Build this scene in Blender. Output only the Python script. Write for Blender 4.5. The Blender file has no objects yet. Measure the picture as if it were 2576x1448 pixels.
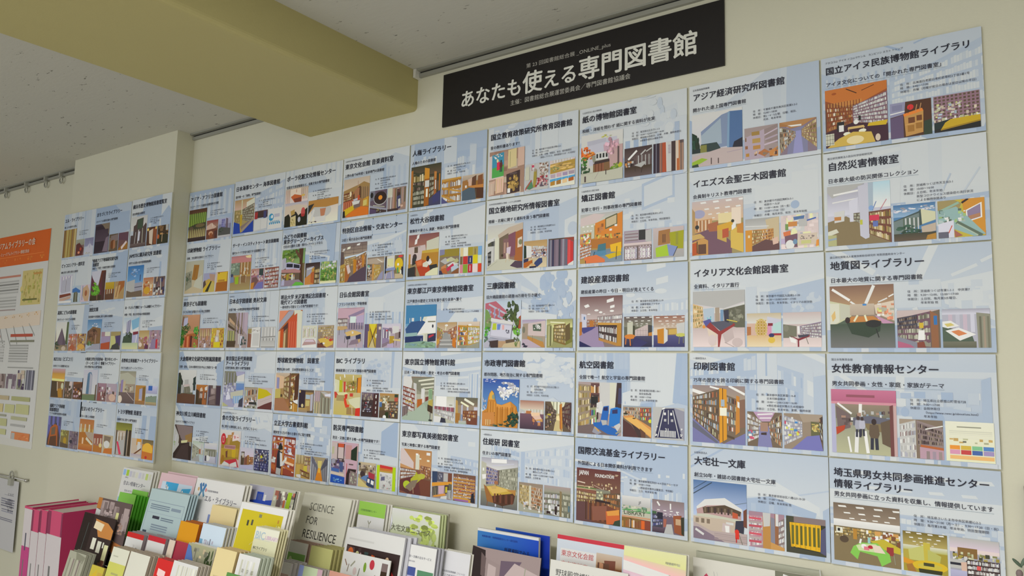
import bpy, math, random
from mathutils import Matrix, Vector

# ---------------------------------------------------------------- camera, world, lights, exposure
scene = bpy.context.scene
COL = scene.collection
cam_d = bpy.data.cameras.new('camera')
cam_d.sensor_fit = 'HORIZONTAL'; cam_d.sensor_width = 36.0
cam_d.lens = 1886.6 / 2576 * 36.0
cam_d.clip_start = 0.02
cam = bpy.data.objects.new('camera', cam_d); COL.objects.link(cam)
RX, FW, UP = (0.81739, 0.575658, 0.022152), (-0.574276, 0.811178, 0.110444), (0.045609, -0.102998, 0.993635)
cam.matrix_world = Matrix(((RX[0], UP[0], -FW[0], 2.7795), (RX[1], UP[1], -FW[1], -1.6699), (RX[2], UP[2], -FW[2], 1.4385), (0, 0, 0, 1)))
scene.camera = cam
scene.view_settings.view_transform = 'Standard'
scene.view_settings.look = 'None'
scene.view_settings.gamma = 1.0
scene.view_settings.use_curve_mapping = False
scene.view_settings.exposure = 0.0
wd = bpy.data.worlds.new('world'); scene.world = wd; wd.use_nodes = True
wd.node_tree.nodes['Background'].inputs[0].default_value = (0.95, 0.97, 1.0, 1)
wd.node_tree.nodes['Background'].inputs[1].default_value = 0.90

def area(name, loc, rot, sx, sy, power, color):
    d = bpy.data.lights.new(name, 'AREA'); d.shape = 'RECTANGLE'; d.size = sx; d.size_y = sy
    d.energy = power; d.color = color
    o = bpy.data.objects.new(name, d); COL.objects.link(o); o.location = loc; o.rotation_euler = rot
    return o
# ceiling fluorescents of the room (in the bays behind and beside the camera), daylight from the window side
area('ceiling_lamp_light', (1.85, -1.95, 2.345), (0, 0, 0), 1.1, 0.30, 36, (1.0, 0.98, 0.95))
area('ceiling_lamp_light', (2.3, -4.4, 2.345), (0, 0, 0), 1.6, 0.30, 54, (1.0, 0.975, 0.925))
area('ceiling_lamp_light', (-1.0, -2.4, 2.345), (0, 0, 0), 1.6, 0.30, 6, (1.0, 0.975, 0.925))
area('window_daylight', (0.8, -5.6, 1.35), (math.radians(90), 0, 0), 6.0, 1.5, 37, (0.93, 0.97, 1.0))

# ---------------------------------------------------------------- colours, materials
GAIN = 1.06
def lin1(v):
    return v / 12.92 if v <= 0.04045 else ((v + 0.055) / 1.055) ** 2.4
_lc = {}
def lin(c):
    if c not in _lc:
        if len(c) == 3: t = tuple(int(k, 16) / 15 for k in c)
        else: t = tuple(int(c[i:i + 2], 16) / 255 for i in (0, 2, 4))
        _lc[c] = tuple(min(0.92, lin1(v) * GAIN) for v in t)
    return _lc[c]

def mat(name, color=(0.8, 0.8, 0.8), rough=0.5, metal=0.0, spec=0.5):
    m = bpy.data.materials.new(name); m.use_nodes = True
    b = m.node_tree.nodes['Principled BSDF']
    b.inputs['Base Color'].default_value = (*color, 1); b.inputs['Roughness'].default_value = rough
    b.inputs['Metallic'].default_value = metal; b.inputs['Specular IOR Level'].default_value = spec
    return m

def noise_mat(name, c1, c2, scale, rough=0.7, bump=0.0, bscale=300):
    m = mat(name, c1, rough, 0, 0.3); nt = m.node_tree; b = nt.nodes['Principled BSDF']
    tc = nt.nodes.new('ShaderNodeTexCoord'); n = nt.nodes.new('ShaderNodeTexNoise'); n.inputs['Scale'].default_value = scale
    n.inputs['Detail'].default_value = 4
    mx = nt.nodes.new('ShaderNodeMix'); mx.data_type = 'RGBA'
    mx.inputs[6].default_value = (*c1, 1); mx.inputs[7].default_value = (*c2, 1)
    nt.links.new(tc.outputs['Object'], n.inputs['Vector']); nt.links.new(n.outputs['Fac'], mx.inputs[0])
    nt.links.new(mx.outputs[2], b.inputs['Base Color'])
    if bump:
        n2 = nt.nodes.new('ShaderNodeTexNoise'); n2.inputs['Scale'].default_value = bscale
        bp = nt.nodes.new('ShaderNodeBump'); bp.inputs['Strength'].default_value = bump; bp.inputs['Distance'].default_value = 0.002
        nt.links.new(tc.outputs['Object'], n2.inputs['Vector']); nt.links.new(n2.outputs['Fac'], bp.inputs['Height'])
        nt.links.new(bp.outputs['Normal'], b.inputs['Normal'])
    return m

M_WALL = noise_mat('wall_paint', (0.705, 0.69, 0.56), (0.67, 0.655, 0.53), 2.0, 0.75, 0.15, 220)
M_BEAM = noise_mat('beam_paint', (0.52, 0.465, 0.215), (0.50, 0.445, 0.205), 2.0, 0.6, 0.1, 200)
M_FLOOR = noise_mat('floor_vinyl', (0.58, 0.56, 0.50), (0.52, 0.50, 0.45), 6.0, 0.5)
M_RAIL = mat('grey_rail', (0.33, 0.33, 0.29), 0.5, 0.0)
M_SLOT = mat('rail_slot', (0.012, 0.012, 0.010), 0.8)
M_STEEL = mat('steel', (0.55, 0.54, 0.52), 0.3, 0.9)
M_PLASTIC = mat('clear_grey_plastic', (0.42, 0.42, 0.37), 0.4)
M_WHITE = mat('white_plastic', (0.75, 0.74, 0.70), 0.5)
M_DARKWOOD = mat('dark_wood', (0.10, 0.07, 0.06), 0.5)

def ceiling_mat():
    m = mat('rockwool_ceiling', (0.5, 0.5, 0.47), 0.9, 0, 0.1); nt = m.node_tree; b = nt.nodes['Principled BSDF']
    tc = nt.nodes.new('ShaderNodeTexCoord')
    mp = nt.nodes.new('ShaderNodeMapping'); mp.inputs['Scale'].default_value = (26, 75, 1); mp.inputs['Rotation'].default_value = (0, 0, 0.9)
    n = nt.nodes.new('ShaderNodeTexNoise'); n.inputs['Scale'].default_value = 1.0; n.inputs['Detail'].default_value = 3; n.inputs['Roughness'].default_value = 0.6
    r = nt.nodes.new('ShaderNodeValToRGB'); r.color_ramp.elements[0].position = 0.665; r.color_ramp.elements[1].position = 0.72
    r.color_ramp.elements[0].color = (0.59, 0.582, 0.53, 1); r.color_ramp.elements[1].color = (0.20, 0.195, 0.165, 1)
    nt.links.new(tc.outputs['Object'], mp.inputs[0]); nt.links.new(mp.outputs[0], n.inputs['Vector'])
    nt.links.new(n.outputs['Fac'], r.inputs[0]); nt.links.new(r.outputs[0], b.inputs['Base Color'])
    bp = nt.nodes.new('ShaderNodeBump'); bp.inputs['Strength'].default_value = 0.3; bp.inputs['Distance'].default_value = 0.002; bp.invert = True
    nt.links.new(n.outputs['Fac'], bp.inputs['Height']); nt.links.new(bp.outputs['Normal'], b.inputs['Normal'])
    return m
M_CEIL = ceiling_mat()

def print_mat(name, rough):
    m = mat(name, rough=rough, spec=0.35); nt = m.node_tree
    a = nt.nodes.new('ShaderNodeAttribute'); a.attribute_name = 'Col'
    nt.links.new(a.outputs['Color'], nt.nodes['Principled BSDF'].inputs['Base Color'])
    return m
M_PRINT = print_mat('printed_paper', 0.5)
_ink = {}
def ink(c):
    if c not in _ink: _ink[c] = mat('ink_' + c, tuple(v / GAIN for v in lin(c)), 0.5, 0, 0.3)
    return _ink[c]

def acrylic():
    m = bpy.data.materials.new('clear_acrylic'); m.use_nodes = True; nt = m.node_tree; nt.nodes.clear()
    o = nt.nodes.new('ShaderNodeOutputMaterial'); mx = nt.nodes.new('ShaderNodeMixShader'); t = nt.nodes.new('ShaderNodeBsdfTransparent')
    g = nt.nodes.new('ShaderNodeBsdfGlossy'); g.inputs['Roughness'].default_value = 0.08
    f = nt.nodes.new('ShaderNodeFresnel'); f.inputs['IOR'].default_value = 1.35
    t.inputs[0].default_value = (0.955, 0.965, 0.96, 1)
    nt.links.new(f.outputs[0], mx.inputs[0]); nt.links.new(t.outputs[0], mx.inputs[1]); nt.links.new(g.outputs[0], mx.inputs[2])
    nt.links.new(mx.outputs[0], o.inputs[0])
    return m
M_ACRYL = acrylic()
M_EDGE = mat('acrylic_edge_glint', (0.80, 0.81, 0.79), 0.2)  # pale opaque colour paints in the bright light along the clear edges

# ---------------------------------------------------------------- mesh helpers
def link(name, verts, faces, mats, midx=None, parent=None, cols=None, loc=None, smooth=False):
    me = bpy.data.meshes.new(name)
    me.from_pydata(verts, [], faces)
    for m in mats: me.materials.append(m)
    if midx: me.polygons.foreach_set('material_index', midx)
    if cols:
        at = me.color_attributes.new('Col', 'FLOAT_COLOR', 'CORNER')
        flat = []
        for f, c in zip(faces, cols):
            if isinstance(c[0], (tuple, list)):
                for k in c: flat += [k[0], k[1], k[2], 1.0]
            else: flat += [c[0], c[1], c[2], 1.0] * len(f)
        at.data.foreach_set('color', flat)
    if smooth: me.polygons.foreach_set('use_smooth', [True] * len(me.polygons))
    me.update()
    o = bpy.data.objects.new(name, me); COL.objects.link(o)
    if parent: o.parent = parent
    if loc: o.location = loc
    return o

def tag(o, label=None, cat=None, group=None, kind=None):
    if label: o['label'] = label
    if cat: o['category'] = cat
    if group: o['group'] = group
    if kind: o['kind'] = kind
    return o

class MB:
    def __init__(s): s.v = []; s.f = []; s.m = []
    def box(s, x0, y0, z0, x1, y1, z1, m=0):
        b = len(s.v)
        s.v += [(x0, y0, z0), (x1, y0, z0), (x1, y1, z0), (x0, y1, z0), (x0, y0, z1), (x1, y0, z1), (x1, y1, z1), (x0, y1, z1)]
        s.f += [tuple(b + i for i in q) for q in ((0, 3, 2, 1), (4, 5, 6, 7), (0, 1, 5, 4), (1, 2, 6, 5), (2, 3, 7, 6), (3, 0, 4, 7))]
        s.m += [m] * 6; return s
    def prism(s, pts, x0, x1, m=0):        # profile in (y,z), extruded along x
        b = len(s.v); n = len(pts)
        s.v += [(x0, y, z) for y, z in pts] + [(x1, y, z) for y, z in pts]
        for i in range(n):
            j = (i + 1) % n; s.f.append((b + i, b + j, b + n + j, b + n + i)); s.m.append(m)
        s.f += [tuple(b + i for i in reversed(range(n))), tuple(b + n + i for i in range(n))]; s.m += [m, m]; return s
    def tube(s, path, r, m=0, n=8):
        b = len(s.v); P = [Vector(p) for p in path]
        for i, p in enumerate(P):
            d = (P[min(i + 1, len(P) - 1)] - P[max(i - 1, 0)]).normalized()
            a = d.cross(Vector((0, 0, 1)));
            if a.length < 1e-3: a = d.cross(Vector((0, 1, 0)))
            a.normalize(); c = d.cross(a)
            for k in range(n):
                t = 2 * math.pi * k / n; q = p + (a * math.cos(t) + c * math.sin(t)) * r; s.v.append(tuple(q))
        for i in range(len(P) - 1):
            for k in range(n):
                s.f.append((b + i * n + k, b + i * n + (k + 1) % n, b + (i + 1) * n + (k + 1) % n, b + (i + 1) * n + k)); s.m.append(m)
        s.f += [tuple(b + k for k in reversed(range(n))), tuple(b + (len(P) - 1) * n + k for k in range(n))]; s.m += [m, m]
        return s
    def build(s, name, mats, parent=None, loc=None, smooth=False):
        return link(name, s.v, s.f, mats, s.m, parent, None, loc, smooth)

# ---------------------------------------------------------------- glyphs
_gl = {}
def _text_mesh(body, bold):
    c = bpy.data.curves.new('g', 'FONT'); c.body = body; c.size = 1; c.resolution_u = 2
    o = bpy.data.objects.new('g', c); COL.objects.link(o)
    dg = bpy.context.evaluated_depsgraph_get(); dg.update()
    m = bpy.data.meshes.new_from_object(o.evaluated_get(dg))
    vs = [tuple(v.co) for v in m.vertices]; fs = [tuple(p.vertices) for p in m.polygons]
    bpy.data.objects.remove(o); bpy.data.curves.remove(c); bpy.data.meshes.remove(m)
    return vs, fs
def glyph(ch, bold):
    k = (ch, bold)
    if k not in _gl:
        vs, fs = _text_mesh(ch, bold)
        w2, _ = _text_mesh(ch + '国', 0)
        adv = max(v[0] for v in w2) - 0.914
        _gl[k] = (vs, fs, adv)
    return _gl[k]
def text_width(s): return sum(glyph(c, 0)[2] for c in s)

def text(name, lines, parent, y, bold=0.0, rules=()):
    """lines: (string, x mm, baseline y mm, em mm, colour, x-scale); flat printed lettering in the sheet's plane"""
    V, F, MI, mats = [], [], [], []
    for ln in lines:
        s, x, by, em, c = ln[:5]; sx = ln[5] if len(ln) > 5 else 1.0
        if c not in mats: mats.append(c)
        mi = mats.index(c)
        for ch in s:
            vs, fs, adv = glyph(ch, 0)
            for q, (ox, oz) in enumerate(((0, 0), (bold, 0), (-bold, 0), (0, bold * .7), (0, -bold * .7)) if bold > 0.01 else ((0, 0),)):
                b = len(V)      # heavier strokes: the letter overprinted a hair to each side
                for vx, vy, _ in vs: V.append(((x + (vx + ox) * em * sx) / 1000, y - q * 6e-6, (-by + (vy + oz) * em) / 1000))
                F += [tuple(b + i for i in f) for f in fs]; MI += [mi] * len(fs)
            x += adv * em * sx
    for x0, y0, x1, y1, c in rules:
        if c not in mats: mats.append(c)
        b = len(V)
        V += [(x0 / 1000, y, -y0 / 1000), (x0 / 1000, y, -y1 / 1000), (x1 / 1000, y, -y1 / 1000), (x1 / 1000, y, -y0 / 1000)]
        F.append((b, b + 1, b + 2, b + 3)); MI.append(mats.index(c))
    if not F: return None
    return link(name, V, F, [ink(c) for c in mats], MI, parent)

# ---------------------------------------------------------------- printed pictures
PAL = {'w': ('ddd', 'ccc', 'bbb', 'eee', 'aab', '988'), 'm': ('a64', 'ddd', '765', 'bb9', '654', '89a', 'c96', '433'),
       'o': ('a63', '853', 'c95', 'edc', '642', '964'), 'd': ('433', '655', '322', '876', 'a98', '544'),
       'c': ('c44', '46a', 'db4', '5a5', 'eee', '844', '357', 'e84'), 'y': ('cb8', 'a96', '985', 'edb', '763', 'b95'),
       'g': ('998', 'bba', '776', 'ccb', '665', 'aa9'), 'b': ('347', '558', 'ccd', '88a', '223', '66a')}

def clip(poly, box):
    x0, y0, x1, y1 = box
    for ax, lim, sg in ((0, x0, 1), (0, x1, -1), (1, y0, 1), (1, y1, -1)):
        out = []
        for i, p in enumerate(poly):
            q = poly[i - 1]
            a = (p[ax] - lim) * sg >= 0; b = (q[ax] - lim) * sg >= 0
            if a != b:
                t = (lim - q[ax]) / (p[ax] - q[ax]); out.append(tuple(q[k] + (p[k] - q[k]) * t for k in range(len(p))))
            if a: out.append(p)
        poly = out
        if len(poly) < 3: return None
    return poly

class Paint:
    """collects printed colour patches (mm, y down) as layers a few hundredths of a millimetre apart"""
    def __init__(s, y=0.0): s.v = []; s.f = []; s.c = []; s.y = y; s.layer = 0
    def poly(s, pts, cols, box):
        if isinstance(cols[0], tuple): pts = [(*p, *c) for p, c in zip(pts, cols)]
        else: pts = [(*p, *cols) for p in pts]
        q = clip(pts, box)
        if not q: return
        b = len(s.v); yy = s.y - s.layer * 2.5e-5
        s.v += [(p[0] / 1000, yy, -p[1] / 1000) for p in q]
        s.f.append(tuple(range(b + len(q) - 1, b - 1, -1))); s.c.append([tuple(p[2:5]) for p in reversed(q)])

def lum(c): return 0.3 * c[0] + 0.6 * c[1] + 0.1 * c[2]
TD, TL = lin('a5b9d6'), lin('d6dce2')
def tinted(c):
    t = min(1.0, max(0.0, lum(c) ** 0.5 * 1.25 - 0.12)); t = t * t * (3 - 2 * t)
    return tuple(a + (b - a) * t for a, b in zip(TD, TL))

def draw(P, rect, dsl, seed=0, box=None, tint=False, vary=0.06):
    X0, Y0, X1, Y1 = rect; box = box or rect; rg = random.Random(seed)
    kx, ky = (X1 - X0) / 100, (Y1 - Y0) / 100
    def cc(c, v=vary):
        l = lin(c) if isinstance(c, str) else c
        k = 1 + rg.uniform(-v, v); l = tuple(min(0.95, x * k) for x in l)
        return tinted(l) if tint else l
    def pg(pts, c, v=vary):
        if isinstance(c, list): cols = [cc(k, 0) for k in c]
        else: cols = cc(c, v)
        P.poly([(X0 + x * kx, Y0 + y * ky) for x, y in pts], cols, box)
    def rc(x0, y0, x1, y1, c, v=vary): pg([(x0, y0), (x1, y0), (x1, y1), (x0, y1)], c, v)
    def el(cx, cy, rx, ry, c, n=18, v=vary): pg([(cx + rx * math.cos(2 * math.pi * i / n), cy + ry * math.sin(2 * math.pi * i / n)) for i in range(n)], c, v)
    def ln(x0, y0, x1, y1, w, c):
        d = math.hypot(x1 - x0, y1 - y0) or 1; nx, ny = -(y1 - y0) / d * w / 2, (x1 - x0) / d * w / 2
        pg([(x0 + nx, y0 + ny), (x1 + nx, y1 + ny), (x1 - nx, y1 - ny), (x0 - nx, y0 - ny)], c)
    for cmd in dsl.split(';'):
        t = cmd.split()
        if not t: continue
        k = t[0]; P.layer += 1
        if k == 'b': rc(0, 0, 100, 100, t[1])
        elif k in 'gh':
            x0, y0, x1, y1 = map(float, t[1:5]); a, b = t[5], t[6]
            pg([(x0, y0), (x1, y0), (x1, y1), (x0, y1)], [a, a, b, b] if k == 'g' else [a, b, b, a])
        elif k == 'r': rc(*map(float, t[1:5]), t[5])
        elif k == 'p':
            z = list(map(float, t[1:-1])); pg(list(zip(z[::2], z[1::2])), t[-1])
        elif k == 'q':
            z = list(map(float, t[1:9])); pg(list(zip(z[::2], z[1::2])), [t[9], t[9], t[10], t[10]])
        elif k == 'e': el(*map(float, t[1:5]), t[5])
        elif k == 'l': ln(*map(float, t[1:6]), t[6])
        elif k == 'B':
            x0, a0, b0, x1, a1, b1 = map(float, t[1:7]); rows = int(t[7]); sc, pal = t[8], PAL[t[9]]
            pg([(x0, a0), (x1, a1), (x1, b1), (x0, b0)], sc); P.layer += 1
            H0, H1 = (b0 - a0) / rows, (b1 - a1) / rows
            for r in range(rows):
                u = 0.02
                while u < 0.97:
                    hm = (H0 + (H1 - H0) * u)
                    w = rg.uniform(0.55, 1.3) * (1.1 if tint else 1) * abs(hm) * 0.16 / max(4, abs(x1 - x0)) * 1.1
                    w = max(w, 0.018 if not tint else 0.03)
                    if rg.random() > 0.09:
                        tp = rg.uniform(0.14, 0.38)
                        def at(uu, vv): 
                            top = a0 + (a1 - a0) * uu; hh = H0 + (H1 - H0) * uu
                            return (x0 + (x1 - x0) * uu, top + hh * (r + vv))
                        u2 = min(0.985, u + w * 0.9)
                        pg([at(u, tp), at(u2, tp), at(u2, 0.9), at(u, 0.9)], rg.choice(pal), 0.15)
                    u += w
        elif k == 'F':
            cx, cy, rx, ry = map(float, t[1:5]); m = int(t[5]); base = lin(t[6])
            for i in range(m):
                a = rg.uniform(0, 6.283); d = rg.random() ** 0.5
                f = rg.uniform(0.45, 1.5)
                el(cx + rx * d * math.cos(a), cy + ry * d * math.sin(a), rx * rg.uniform(.12, .3), ry * rg.uniform(.12, .3), tuple(v * f for v in base), 7, 0); P.layer += .3
        elif k == 'N':
            x0, y0, x1, y1 = map(float, t[1:5]); m = int(t[5]); sz = float(t[6]); cs = t[7:]
            for i in range(m):
                x = rg.uniform(x0, x1); y = rg.uniform(y0, y1); w = sz * rg.uniform(.5, 1.5); h = sz * rg.uniform(.5, 1.5)
                rc(max(x0, x - w / 2), max(y0, y - h / 2), min(x1, x + w / 2), min(y1, y + h / 2), rg.choice(cs), .15); P.layer += .3
        elif k == 'D':
            x0, y0, x1, y1 = map(float, t[1:5]); nx, ny = int(t[5]), int(t[6])
            cx = (x0 + x1) / 2
            for j in range(ny):
                v = j / max(1, ny); y = y0 + (y1 - y0) * (1 - (1 - v) ** 1.6); s = 1 - 0.72 * v
                for i in range(nx):
                    x = cx + ((i + .5) / nx - .5) * (x1 - x0) * s; w = (x1 - x0) / nx * .24 * s; h = (y1 - y0) / ny * .34 * s
                    pg([(x - w, y), (x + w * .8, y - h * .15), (x + w * 1.1, y + h), (x - w * .8, y + h * 1.1)], t[7])
        elif k == 'K':
            x0, y0, x1, y1 = map(float, t[1:5]); nx, ny = int(t[5]), int(t[6]); w = float(t[7])
            for i in range(nx): x = x0 + (x1 - x0) * (i + .5) / nx; rc(x - w / 2, y0, x + w / 2, y1, t[8])
            for i in range(ny): y = y0 + (y1 - y0) * (i + .5) / ny; rc(x0, y - w / 2, x1, y + w / 2, t[8])
        elif k == 'H':
            x0, y0, x1, y1 = map(float, t[1:5]); nx, ny = int(t[5]), int(t[6])
            rc(x0, y0, x1, y1, t[7]); P.layer += 1; dx, dy = (x1 - x0) / nx, (y1 - y0) / ny
            for i in range(nx):
                for j in range(ny): rc(x0 + dx * (i + .22), y0 + dy * (j + .2), x0 + dx * (i + .8), y0 + dy * (j + .75), t[8], .2)
        elif k == 'T':
            cx, cy, w, h = map(float, t[1:5])
            for x in (-.42, .36, -.3, .26): ln(cx + w * x, cy, cx + w * x, cy + h * (1 if abs(x) > .32 else .75), max(1, w * .035), t[6])
            P.layer += 1
            pg([(cx - w * .36, cy - h * .22), (cx + w * .34, cy - h * .25), (cx + w * .5, cy + h * .1), (cx - w * .5, cy + h * .13)], t[5])
            P.layer += 1; rc(cx - w * .5, cy + h * .11, cx + w * .5, cy + h * .19, t[6])
        elif k == 'C':
            cx, cy, s = map(float, t[1:4])
            for x in (-.4, .35): ln(cx + s * x, cy, cx + s * x * 1.1, cy + s * .75, max(.8, s * .07), '433')
            P.layer += 1; pg([(cx - s * .42, cy - s * .85), (cx + s * .4, cy - s * .9), (cx + s * .36, cy - s * .1), (cx - s * .38, cy)], t[4])
            P.layer += 1; pg([(cx - s * .38, cy - s * .05), (cx + s * .38, cy - s * .1), (cx + s * .5, cy + s * .15), (cx - s * .5, cy + s * .2)], t[4], .25)
        elif k == 'M':
            cx, cy, s = map(float, t[1:4])
            ln(cx - s * .1, cy + s * .4, cx - s * .12, cy + s, s * .15, '334'); ln(cx + s * .1, cy + s * .4, cx + s * .12, cy + s, s * .15, '334')
            P.layer += 1; pg([(cx - s * .2, cy - s * .2), (cx + s * .2, cy - s * .2), (cx + s * .25, cy + s * .25), (cx + s * .17, cy + s * .45), (cx - s * .17, cy + s * .45), (cx - s * .25, cy + s * .25)], t[4])
            P.layer += 1; el(cx, cy - s * .34, s * .12, s * .15, t[5])
        elif k in 'IJ':
            x0, y0, x1, y1 = map(float, t[1:5]); m = int(t[5])
            for i in range(m):
                a, b = (i + .2) / m, (i + .75) / m; c = t[6 + i % (len(t) - 6)]
                if k == 'I': rc(x0 + (x1 - x0) * a, y0, x0 + (x1 - x0) * b, y1, c, .15)
                else: rc(x0, y0 + (y1 - y0) * a, x1, y0 + (y1 - y0) * b, c, .15)
        else: raise ValueError(cmd)
    P.layer += 1

def sheet_mesh(name, w, h, th, P, parent=None, edge='dddcd8'):
    """a board or leaflet w x h mm, th m thick, its printed face towards -y, origin at its top left back corner"""
    W, H = w / 1000, h / 1000; e = lin(edge)
    v = [(0, 0, 0), (W, 0, 0), (W, 0, -H), (0, 0, -H), (0, -th, 0), (W, -th, 0), (W, -th, -H), (0, -th, -H)]
    f = [(0, 1, 2, 3), (4, 7, 6, 5), (0, 4, 5, 1), (1, 5, 6, 2), (2, 6, 7, 3), (3, 7, 4, 0)]
    c = [e] * 6; b = len(v)
    return link(name, v + P.v, f + [tuple(b + i for i in q) for q in P.f], [M_PRINT], None, parent, c + P.c)
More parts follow.
